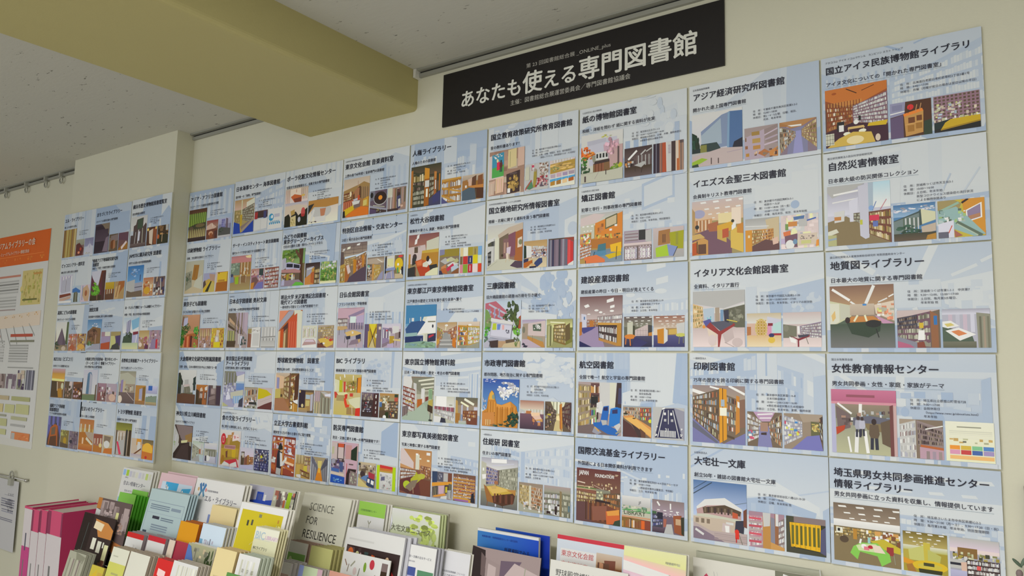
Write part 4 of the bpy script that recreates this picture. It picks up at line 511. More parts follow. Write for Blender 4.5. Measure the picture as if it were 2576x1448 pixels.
'b baa;g 0 0 100 34 cab b9a;p 0 2 30 2 30 44 0 44 cbb;p 2 14 10 12 10 30 2 32 bb9;p 22 4 50 4 48 42 22 42 433;p 25 4 47 4 46 14 25 14 c53;r 25 13 46 40 cbb;p 54 6 76 6 76 38 54 40 c99;p 74 18 98 4 98 42 74 40 232;l 98 0 98 42 4 caa;g 0 44 54 66 766 658;N 2 42 50 66 26 7 433 99a 547 bab;p 32 50 46 48 46 72 34 72 458;p 2 64 32 66 32 74 2 72 46a;p 0 74 54 76 54 82 0 80 dcb;p 52 40 98 42 98 100 50 100 cab;r 68 50 84 53 655;l 60 50 60 90 2 b33;p 66 62 96 62 94 72 72 72 70 100 58 100 60 76 322;p 74 66 98 70 98 100 70 100 877;F 86 84 11 13 20 aa9;p 2 80 54 84 54 100 0 100 25b;F 26 92 16 5 14 7ad',
'b a97;g 0 0 100 36 cb9 a98;N 0 10 100 50 46 9 cba 655 a98 ddd 764;p 16 28 44 24 40 60 16 66 654;e 24 48 14 12 433;p 60 36 96 44 92 70 56 58 a34;p 30 56 60 48 60 80 14 66 68b;p 52 58 96 66 92 100 48 92 346;p 56 64 68 66 66 82 54 78 eee;p 76 68 92 72 90 88 74 84 eee;p 0 62 60 96 60 100 0 100 dc8;r 0 4 12 14 333',
'b ccc;r 0 4 16 100 bd1;r 82 6 100 100 bd1;p 16 2 84 6 84 16 16 14 c33;p 16 14 84 16 84 24 16 24 c73;p 16 24 84 24 84 32 16 30 b94;g 16 31 84 98 ddd ccc;N 20 36 80 96 40 7 bbb ddd 999 ccc;p 24 50 44 46 44 62 26 64 668;F 72 50 5 3 8 464;F 74 90 7 4 8 464;e 44 82 2 2 a45;e 60 92 2 2 b55',
'panel mainly showing a display above a blue box, beside a yellow edged photo'),
(3,1,'ポーラ化粧文化情報センター','','化粧史や美容情報など、化粧文化の専門図書館','東京都品川区西五反田2-2-10|+ポーラ五反田第二ビル|水曜のみ開館|+10:30～12:00、13:00～17:00|+詳細はHPをご覧ください',
'b dcc;g 0 0 100 40 cba edd;I 0 4 22 40 6 b87 dcb;I 70 4 100 32 8 b87 ddc;r 22 2 68 22 edc;l 48 4 48 12 2 b64;p 24 22 40 16 72 22 72 38 44 40 c63;p 36 28 70 26 70 38 44 40 843;e 78 22 8 3 db6;g 0 38 100 50 bbc dcc;p 0 46 60 44 100 52 100 60 56 80 0 70 dcb;p 0 72 18 66 28 78 30 100 0 100 221;p 30 66 50 62 60 72 60 100 28 100 222;p 50 78 100 56 100 100 40 100 221;p 26 60 44 56 46 68 30 72 b95;p 26 76 50 72 52 100 28 100 dc9;F 40 88 9 9 10 a95;e 82 66 9 12 c55;e 82 74 8 4 a33;e 66 84 6 7 bbc',
'g 0 0 100 100 dcc eed;e 44 50 34 30 ccc;p 40 40 60 40 56 70 44 76 c86;l 10 90 20 40 7 ddd;r 24 72 60 96 ddd;N 4 90 30 96 8 4 655;p 0 0 100 0 100 30 60 36 20 30 0 60 b84;p 0 20 20 14 0 60 333',
'b b84;l 10 10 10 90 8 973;p 34 30 100 40 96 100 24 96 224;p 44 46 94 52 90 94 38 90 358;F 66 70 20 20 20 68b',
'pale panel with a small pink case and a card on black cloth'),
(3,2,['みどりの図書館','東京グリーンアーカイブス'],'','日比谷公園内 公園・緑のレファレンスなら','東京都千代田区日比谷公園1-5|+緑と水の市民カレッジ2F|9:00～17:00|日曜、祝日、年末年始',
'b 764;g 0 0 100 40 796 8a6;F 26 16 28 14 50 683;F 60 14 22 12 36 573;F 44 26 14 8 14 ba7;p 0 26 16 22 22 50 0 56 bbc;I 4 22 20 50 4 ccc 99b;p 74 0 92 0 90 60 94 96 84 96 82 60 532;p 60 0 84 20 80 30 58 8 643;p 18 36 34 34 84 44 80 58 20 54 bbd;p 22 38 50 40 50 50 22 48 223;p 54 41 80 45 80 54 54 51 223;p 0 54 60 54 84 60 84 66 0 64 b88;p 0 62 82 66 82 88 0 90 654;N 2 66 60 84 26 6 c96 ddd a63 433 bb5;p 24 68 36 66 34 84 24 84 a93;p 46 70 54 68 54 84 46 84 ddd;p 0 84 80 84 100 96 100 100 0 100 989;p 4 84 16 80 16 98 2 98 bbd;p 50 100 66 90 90 92 100 96 100 100 6b4',
'b 764;g 0 0 100 30 322 544;p 10 22 60 16 60 60 10 66 aab;l 14 30 50 24 4 ddd;p 46 28 66 20 66 66 46 70 c94;p 64 24 100 20 100 100 64 94 443;B 66 28 96 100 24 98 3 543 y;p 0 70 40 50 62 58 60 100 0 100 c84;p 40 46 64 40 64 98 42 90 b63',
'b 684;g 0 0 100 30 9a8 bb9;N 0 0 100 40 40 9 7a5 dde 9b7 bc6 687;N 0 36 100 90 80 8 584 7a4 995 462 bb6;g 0 88 100 100 dd9 eed;l 50 60 50 80 2 ddd',
'panel mainly showing a park building behind a tree trunk'),
(3,3,['明治大学 米沢嘉博記念図書館・','現代マンガ図書館'],'','一般利用も可能なマンガ専門図書館です！','東京都千代田区神田猿楽町1-7-1|14:00～20:00（月・金）|+12:00～18:00（土・日・祝）|火曜、水曜、木曜|+年末年始、特別整理期間',
'b b63;p 0 0 40 0 0 34 e97;p 0 34 40 2 64 0 60 10 0 54 aab;p 64 0 90 0 100 4 100 100 78 100 ddc;p 10 52 66 14 66 100 10 100 533;p 6 54 22 48 22 100 6 100 c52;p 0 56 8 54 8 100 0 100 db8;p 22 58 34 50 34 100 22 100 a86;p 34 50 44 44 44 100 34 100 753;p 26 62 30 60 30 100 26 100 dc9;p 40 26 78 8 82 100 44 100 c53;I 46 30 80 100 7 d75 b43;l 48 60 48 98 2 d96',
'b ddc;N 4 8 96 56 40 7 cca bba dcc a99 dde;I 6 14 90 50 9 cbb bb9 ddd;g 0 56 100 100 ddd eee;p 14 76 28 62 80 62 94 74 98 84 4 90 b99;p 18 74 30 64 76 64 86 74 dcd',
'b a87;g 0 0 100 50 ba9 987;B 0 8 56 100 2 46 4 a98 y;p 0 30 30 30 30 60 0 66 987;N 20 50 100 66 20 7 c44 db9 a63 ddd;p 4 62 40 56 100 72 96 86 60 98 20 78 db5;p 10 84 30 76 40 86 20 100 533;e 82 66 10 6 c43;p 36 76 48 78 46 86 34 84 eee;p 0 80 24 84 60 100 0 100 743',
'panel mainly showing tall red and orange book spines'),
(3,4,'野球殿堂博物館　図書室','','野球伝来150年　日本野球資料ならココ！','東京都文京区後楽1-3-61|13:00～17:00（平日、土日祝開館）|博物館休館日に準じる',
'b a85;g 0 0 100 24 cba b96;p 0 4 36 10 36 40 0 44 db9;p 4 12 16 14 16 42 4 40 99c;I 4 12 16 42 4 aac 77a;p 40 14 70 0 100 0 100 60 74 96 56 86 40 60 653;B 36 14 64 64 4 84 5 864 y;B 62 4 86 98 0 98 5 753 o;p 60 0 66 0 66 92 60 88 754;p 84 10 100 0 100 60 84 76 532;l 68 14 84 10 3 bb8;N 68 22 84 94 20 6 cb7 a84 eed;p 0 44 24 42 24 66 0 68 cb6;e 28 60 4 4 543;g 0 68 64 100 964 b84;p 0 70 40 66 68 96 66 100 0 100 a75;p 80 72 100 68 100 80 84 76 eee;p 76 76 100 82 100 100 78 100 b83;l 84 80 84 100 2 ec9',
'b 654;p 0 0 44 4 40 84 0 80 323;e 6 8 6 6 db7;p 44 10 96 10 96 90 44 94 a85;p 46 20 76 22 76 40 46 40 abc;p 48 46 74 46 72 70 48 72 cb7;p 78 20 96 16 94 90 80 92 bbc;e 26 70 8 8 dc9;g 0 80 60 100 b95 987',
'b a98;I 0 4 36 46 6 cab 98a;p 36 6 100 30 100 16 60 4 bbb;p 36 4 64 28 100 34 100 100 36 100 887;I 0 52 34 100 6 bb7 776 dc9;I 36 30 100 100 9 998 765 bba;p 60 16 100 10 100 24 66 24 dde',
'panel mainly showing a narrow aisle beside crowded brown shelves'),
(3,5,'立正大学古書資料館','','開架室で1万3千冊の古書を手に取り閲覧','東京都品川区大崎4-2-16 6号館1階|10:00～17:00|日曜、祝日 他|+ご利用の際は事前にお問い合わせください。|+最新の開館日程、利用方法はHPにて',
'b 732;p 0 0 100 6 100 100 0 94 943;N 4 4 46 36 22 8 ddd c9a eee bbc;N 50 6 98 90 36 9 ccd eee 99b dcc;l 0 18 52 12 4 b73;l 0 36 50 34 4 a63;l 52 24 100 28 4 b53;l 54 46 100 50 5 a53;l 54 76 100 86 6 b63;l 16 0 14 90 3 a63;p 46 2 54 2 52 100 46 98 c84;p 0 72 20 76 18 92 0 84 b63;p 60 50 100 56 100 72 56 66 c73;p 60 62 98 68 96 74 58 68 eca;p 28 36 46 40 48 66 42 84 24 82 24 50 223;p 36 42 46 44 48 66 60 56 62 62 50 76 40 78 ddd;e 42 34 6 7 ca8;p 30 24 38 16 46 26 48 34 34 36 28 34 222;p 24 82 44 84 42 100 22 98 bbb;p 58 54 68 52 66 62 60 62 fed;N 2 50 20 70 8 7 ccc ddd',
'b b95;g 0 0 100 40 cb9 a85;I 0 0 60 36 6 cb8 985;B 60 4 60 100 4 56 3 865 y;p 10 44 34 42 30 100 6 94 ca5;p 56 46 80 42 80 70 56 70 cb4;p 34 62 96 74 96 98 36 86 643;B 36 64 84 94 74 96 1 743 y;p 80 40 98 40 98 70 82 66 b98;p 10 86 40 84 40 100 10 96 ddd',
'b 888;I 0 0 36 100 8 99a 556 bbc;I 70 0 100 100 7 556 99a 778;p 10 0 88 0 62 40 44 40 a97;p 40 16 66 14 60 50 44 50 dc7;p 44 46 58 46 74 100 28 100 d82;p 47 46 55 46 58 66 44 66 eb4;p 0 0 12 4 40 44 40 56 0 20 667;p 100 8 84 4 62 44 62 56 100 28 556',
'panel mainly showing a person in a dark vest and white sleeves reading at wooden shelves'),
(2,1,'日本海事センター 海事図書館','','国内唯一の「海事」専門図書館！','東京都千代田区平河町2-6-4|+海運ビル9階|10:00～17:00|土日祝、年末年始 他',
'b a96;g 0 0 100 30 b96 dba;p 60 10 100 0 100 16 60 30 ddc;p 34 2 40 2 40 50 36 50 ddb;B 2 30 76 34 36 72 4 985 y;B 40 30 60 98 16 74 6 765 g;p 30 46 42 44 40 98 34 98 ca3;p 0 64 30 72 36 98 40 98 98 66 100 100 0 100 24a;p 34 80 42 94 98 66 98 60 877;p 40 90 98 58 98 66 44 98 a98',
'g 0 0 100 36 644 322;r 0 6 24 40 a33;r 70 4 92 40 447;r 26 4 68 34 433;p 0 46 40 40 60 42 100 40 100 92 56 94 0 98 ddd;l 50 42 50 94 2 bbb;r 0 96 100 100 ccc',
'b ddd;e 24 42 18 18 39c;e 30 40 7 9 eee;p 14 34 24 40 16 52 8 46 7bd;r 46 28 84 44 bbc;I 8 68 92 78 6 49c',
'panel mainly showing yellow ended shelves on a royal blue carpet'),
(2,2,'ゲーテ・インスティトゥート東京図書館','','現代のドイツ文化を紹介する図書館です！','東京都港区赤坂7-5-56|+ドイツ文化会館|12:00～18:00|+（土曜）|日曜、月曜、祝日、年末年始 他',
'b b95;g 0 0 100 20 b77 cab;p 70 2 96 0 100 8 80 10 eda;p 0 10 50 4 100 10 100 20 0 20 c88;p 0 20 46 20 46 56 0 56 787;F 22 34 20 14 24 9a9;I 46 20 98 56 10 a64 dcb 864;N 50 36 90 60 16 6 edb ddd a74;g 0 62 100 100 975 a96;p 0 60 16 58 20 76 0 78 78a;e 8 56 6 5 446;p 24 62 42 60 42 82 26 82 9b2;l 52 60 52 82 2 ddc;l 80 58 78 78 1.5 cba;p 54 60 76 58 76 80 56 78 864',
'b a78;g 0 0 100 30 b87 cab;N 0 4 50 40 16 9 ca9 a65 edc;r 62 2 94 36 344;p 10 44 40 40 60 60 20 98 0 98 755;p 0 70 30 66 20 100 0 100 c83;p 24 100 56 70 96 66 96 100 77b;N 50 34 96 64 12 9 bab 88a dcb',
'b 854;B 0 6 98 100 0 98 5 843 w;N 4 10 96 92 22 7 dcc c9a 88a eed;l 50 2 48 98 2 965',
'panel mainly showing a blue chair and a lime chair before a green wall'),
(2,3,'日本点字図書館 奥村文庫','社会福祉法人','全国で唯一の視覚障害関係専門図書館','東京都新宿区高田馬場1-23-4|9:00～16:30|日曜・月曜・祝日・年末年始、特別整理日',
'b a99;p 36 0 100 0 100 64 80 50 bab;p 0 0 34 0 62 36 84 56 80 64 60 50 0 20 765;p 8 12 60 44 58 50 8 24 ca8;p 4 30 56 52 56 58 4 40 543;p 10 24 50 44 48 50 10 34 987;p 4 50 42 52 42 84 4 88 996;I 4 52 42 82 6 bb7 776;p 0 80 46 80 44 98 0 98 543;p 64 48 72 50 72 62 64 60 434;p 58 60 64 60 62 100 58 100 ddd;p 66 66 78 66 76 100 66 100 ccd;F 84 84 13 14 22 455;g 44 90 66 100 a99 ba9;I 36 0 84 60 6 876 bab',
'b bbb;r 0 8 32 30 a96;p 0 30 30 34 28 98 0 98 965;l 8 30 8 70 4 753;p 30 4 98 0 98 98 28 98 ddd;N 36 12 90 22 12 4 877;r 40 30 88 90 ccc;l 98 4 98 98 3 876',
'b ccc;I 0 4 100 46 9 ddd bbb;l 0 50 100 46 4 888;I 0 54 100 66 9 ccc 999;g 0 66 100 94 bbb ccc;r 0 94 100 98 999',
'panel whose large photo looks up at a sloping concrete wall'),
(2,4,['東京国立近代美術館','アートライブラリ'],'','近現代美術に関する専門図書館','東京都千代田区北の丸公園3-1|10:00～17:00|土日祝、年末年始、特別整理期間|+美術館の休館日も休室',
'b aac;p 0 0 66 0 60 44 0 40 887;I 2 4 60 36 8 99a 776;p 56 0 100 4 100 20 60 12 aac;p 64 14 100 6 100 30 64 32 ddd;g 62 32 100 52 79c 68c;r 60 28 100 33 bcd;g 0 40 62 100 aab 99c;N 2 32 60 76 50 7 ccd 88a dde 667 aac;e 26 76 11 12 dde;p 36 60 98 50 98 70 60 78 40 76 ccb;p 0 84 40 78 60 98 0 100 aac;p 0 88 30 98 0 100 bb8;p 50 70 98 66 98 88 60 92 9bd;I 50 70 84 90 6 8ad bcd;p 80 80 98 72 98 98 78 98 445;p 60 90 80 88 78 100 56 100 ccd',
'b 998;B 0 4 98 100 2 60 2 a98 m;N 0 60 100 98 30 10 ccc dba 443 bab dde;r 36 66 70 84 dcc;r 40 70 98 82 333',
'b cbb;p 0 2 60 10 96 30 60 40 24 54 0 56 cb1;p 0 56 30 50 100 34 100 70 40 86 0 90 cbb;p 0 94 50 76 100 62 100 100 0 100 633;l 20 66 100 44 1 a99',
'panel mainly showing a bright gallery reading room, beside a photo with a yellow wedge'),
(2,5,'食の文化ライブラリー','公益財団法人味の素食の文化センター','食に関する資料探しなら、まずはこちらへ！','東京都港区高輪3-13-65|+味の素グループ高輪研修センター内|10:00～17:00|日曜、祝日、年末年始、特別整理日 他',
'b dbb;g 0 0 100 30 ddd dcc;p 6 30 40 20 70 22 98 30 94 80 84 76 66 90 50 84 20 100 6 96 a83;p 36 14 56 12 46 40 36 40 c95;p 54 6 66 4 62 26 56 26 b85;F 40 58 24 18 30 c94;p 6 52 94 48 92 72 30 74 10 90 b93;p 60 50 80 48 78 74 62 74 ca2;p 6 90 14 70 24 72 24 88 a72;p 30 60 40 56 40 76 32 76 743;e 16 26 12 16 c23;p 11 18 21 18 21 36 11 36 d88;p 14 22 18 22 18 32 14 32 a12;p 62 12 88 10 98 24 60 30 edd;l 68 14 72 22 3 c45;l 74 14 76 20 2 c45;l 82 18 90 18 2 c66;p 24 42 78 40 76 52 22 52 c99;I 26 43 74 50 7 855;p 10 100 30 84 44 88 52 98 10 100 ddd;p 22 86 60 80 84 76 96 98 80 100 66 96 50 92 c34;p 56 92 84 84 90 98 56 100 ddd',
'b baa;g 0 0 100 40 ccd dcd;p 4 22 30 20 28 84 4 88 543;r 6 26 26 40 bbb;p 30 50 54 36 76 44 70 78 30 82 854;p 52 34 66 34 64 78 52 78 a74;B 66 42 76 100 40 74 3 964 o;p 0 84 60 80 100 76 100 100 0 100 bbd;e 20 40 6 10 dcb',
'b 446;N 0 4 100 60 60 8 433 bbb 99a 866 ccd;e 50 34 7 7 cc2;B 0 60 94 100 62 96 3 336 b;r 88 10 96 60 347;l 40 60 40 98 6 223',
'panel whose large image is a red and gold poster with a round red emblem'),
(1,1,'アジア・アフリカ図書館','','アジア・アフリカ諸語の図書資料を所蔵','東京都三鷹市新川5-14-16|9:30～16:00|日曜、祝日、年末年始、毎月末日',
'b 864;g 0 0 100 14 532 643;g 0 14 100 54 785 894;I 2 12 98 54 18 9b4 462;p 0 54 40 46 98 44 98 66 0 70 443;e 16 60 14 7 654;e 66 52 26 6 764;g 0 66 100 90 875 cb8;I 2 62 98 90 18 bb7 643;g 0 88 100 100 433 322',
'b 865;g 0 0 100 36 944 a87;p 0 30 40 14 90 40 50 50 0 50 dba;p 0 50 60 46 98 50 96 98 0 98 743;e 40 70 20 12 da8;p 30 70 50 66 60 92 30 94 953;l 50 16 56 36 5 edc;p 70 60 96 56 96 96 74 98 533',
'b 88a;g 0 0 100 30 bbd aac;H 24 4 52 50 3 4 88b 66a;p 60 0 76 4 76 56 60 56 767;l 84 0 84 70 4 bbc;p 0 54 24 44 98 56 98 92 0 98 555;F 20 60 20 12 18 454;g 0 88 100 100 ccc bbc;r 44 16 46 40 dde',
'panel mainly showing green light through brown vertical slats'),
(1,2,'印刷博物館 ライブラリー','','印刷、文化資料を集めたライブラリー','東京都文京区水道1-3-3|10:00～17:00|土日祝、月曜、博物館休館日|+年末年始',
'g 0 0 100 100 bba cb9;p 46 12 76 14 68 62 38 58 a73;l 56 22 50 50 2 853;p 0 36 36 30 40 80 4 92 998;F 18 56 14 18 20 776;e 12 56 6 7 565;p 60 60 98 44 98 90 50 80 ccb',
'b ca5;p 0 0 100 0 100 46 50 30 0 44 aac;p 50 4 100 10 100 44 60 40 b98;p 0 46 16 36 26 60 0 80 544;p 0 84 60 40 74 46 40 96 0 100 db3;p 20 96 66 42 76 46 50 98 332;p 46 98 76 44 100 60 100 98 cb6',
'b b73;r 0 0 16 96 cbb;p 16 4 100 2 98 50 14 52 db3;r 22 40 76 50 b83;p 10 54 98 52 94 98 6 98 a62;l 96 6 94 96 3 853;r 24 2 30 10 333',
'panel mainly showing a brown notebook and a grey card on pale cloth'),
(1,3,'東京子ども図書館','公益財団法人','子どもの本と読書のための私立図書館','東京都中野区江原町1-19-10|13:00～17:00|日曜、月曜、祝日、年末年始',
'b c86;g 0 0 100 50 c97 b86;p 0 0 34 4 30 30 0 36 a98;p 10 10 34 8 34 36 12 34 bbd;p 6 4 14 6 10 30 0 34 865;F 18 44 18 16 40 463;F 40 38 12 12 18 674;F 8 74 12 24 40 372;F 86 50 14 14 30 5a4;F 84 70 14 12 24 483;p 34 60 74 56 86 60 84 66 34 66 a63;p 26 66 64 62 62 98 24 98 a42;p 36 66 48 64 48 98 38 98 d85;p 56 64 66 64 66 98 56 98 522;p 66 70 98 76 98 98 66 98 a64;F 84 92 10 7 16 7c4;F 10 95 12 5 12 9b3',
'b a87;g 0 0 100 40 a76 cb8;I 0 4 100 60 12 a75 cb8 865 dba;N 0 50 100 96 22 9 a87 cab 755 bab;p 44 80 60 74 62 98 44 98 dde;p 60 40 80 36 80 60 60 64 b86',
'b ca4;N 0 0 100 70 40 10 db5 b84 dc9 a73 dd4;p 40 10 60 10 60 40 40 40 dcb;p 30 40 64 38 66 76 30 76 cba;e 46 56 10 14 ddd;p 24 72 74 70 72 98 24 98 dc2;r 0 50 16 70 dc2;N 0 70 24 98 10 9 c84 843;N 74 60 100 98 12 9 c84 843 db4',
'panel mainly showing a salmon coloured house front with green shrubs'),
(1,4,'大倉精神文化研究所附属図書館','','宗教・歴史、日本の精神文化を中心に所蔵する一館','横浜市港北区大倉山2-10-1|9:30～16:30|日曜、月曜、祝日、年末年始',
'g 0 0 100 60 ddd ccc;p 0 10 10 8 20 26 28 34 24 70 0 74 333;F 10 36 10 22 30 343;p 84 24 98 18 98 60 88 60 233;F 92 34 9 14 14 344;p 38 30 58 28 58 44 38 44 bbb;p 32 44 66 42 66 50 32 50 cbb;p 20 44 36 48 34 74 20 74 aaa;p 36 52 66 48 72 58 70 74 38 76 776;I 40 54 70 76 7 998 655;p 72 50 86 44 84 68 74 72 ccc;p 20 70 86 66 86 80 20 80 665;g 0 72 100 100 655 533;p 0 74 40 70 98 72 98 98 0 98 643',
'b 754;g 0 0 100 34 b73 a63;p 34 20 50 12 60 30 36 34 dcb;p 74 14 96 4 96 26 78 28 ddd;p 0 22 26 30 26 98 0 98 432;p 60 36 72 34 72 98 60 98 b63;l 40 44 40 66 5 eee;l 52 44 52 66 5 eee;l 82 40 82 66 6 eee;g 24 70 60 98 543 432;p 56 78 90 72 92 98 58 98 a63',
'b 655;r 36 0 60 20 bbb;p 20 16 60 14 58 44 22 46 988;r 66 4 98 96 434;p 0 6 18 8 20 94 0 92 545;e 36 30 12 12 a99;p 10 60 56 48 60 66 10 78 877;p 14 78 56 70 60 94 14 96 766',
'panel mainly showing a domed hall between dark trees'),
(1,5,'神奈川県立川崎図書館','','ものづくり情報ライブラリ','川崎市高津区坂戸3-2-1|+KSP西棟2階|9:30～17:30|+9:30～17:00（土日祝）|月曜、毎月第2木曜|+年末年始、特別整理期間',
'b 433;p 6 0 98 2 98 46 60 52 46 46 28 30 877;p 60 30 98 20 98 46 66 48 974;p 0 4 24 30 30 46 28 66 0 90 ccc;l 10 30 6 60 4 dde;F 6 54 6 8 12 9b6;p 28 30 34 32 32 56 26 54 543;p 40 46 76 42 72 52 42 54 dda;p 36 54 90 48 98 66 98 98 0 98 0 86 322;p 44 60 80 52 86 98 10 98 433;p 86 48 98 46 98 60 88 58 998',
'b bba;g 0 0 100 40 bcb ddd;p 0 14 66 36 60 70 0 98 998;B 0 18 94 64 40 70 4 aa9 g;p 60 40 78 34 76 62 62 60 b75;p 74 10 90 8 90 60 76 62 ccc;g 40 64 100 98 bcc bcd;p 0 94 60 66 70 98 0 98 aaa',
'b bba;g 0 0 100 30 ddd ccd;p 10 34 90 30 92 44 10 46 887;p 26 42 98 40 98 70 30 66 998;I 30 40 98 68 7 aaa 776;g 0 66 100 98 ccd bbc;e 30 76 18 14 eee;p 8 66 20 64 22 92 8 90 445;p 90 60 98 60 98 96 92 94 99b',
'panel mainly showing a dark corridor with bright windows, lowest of the corner column'),
]
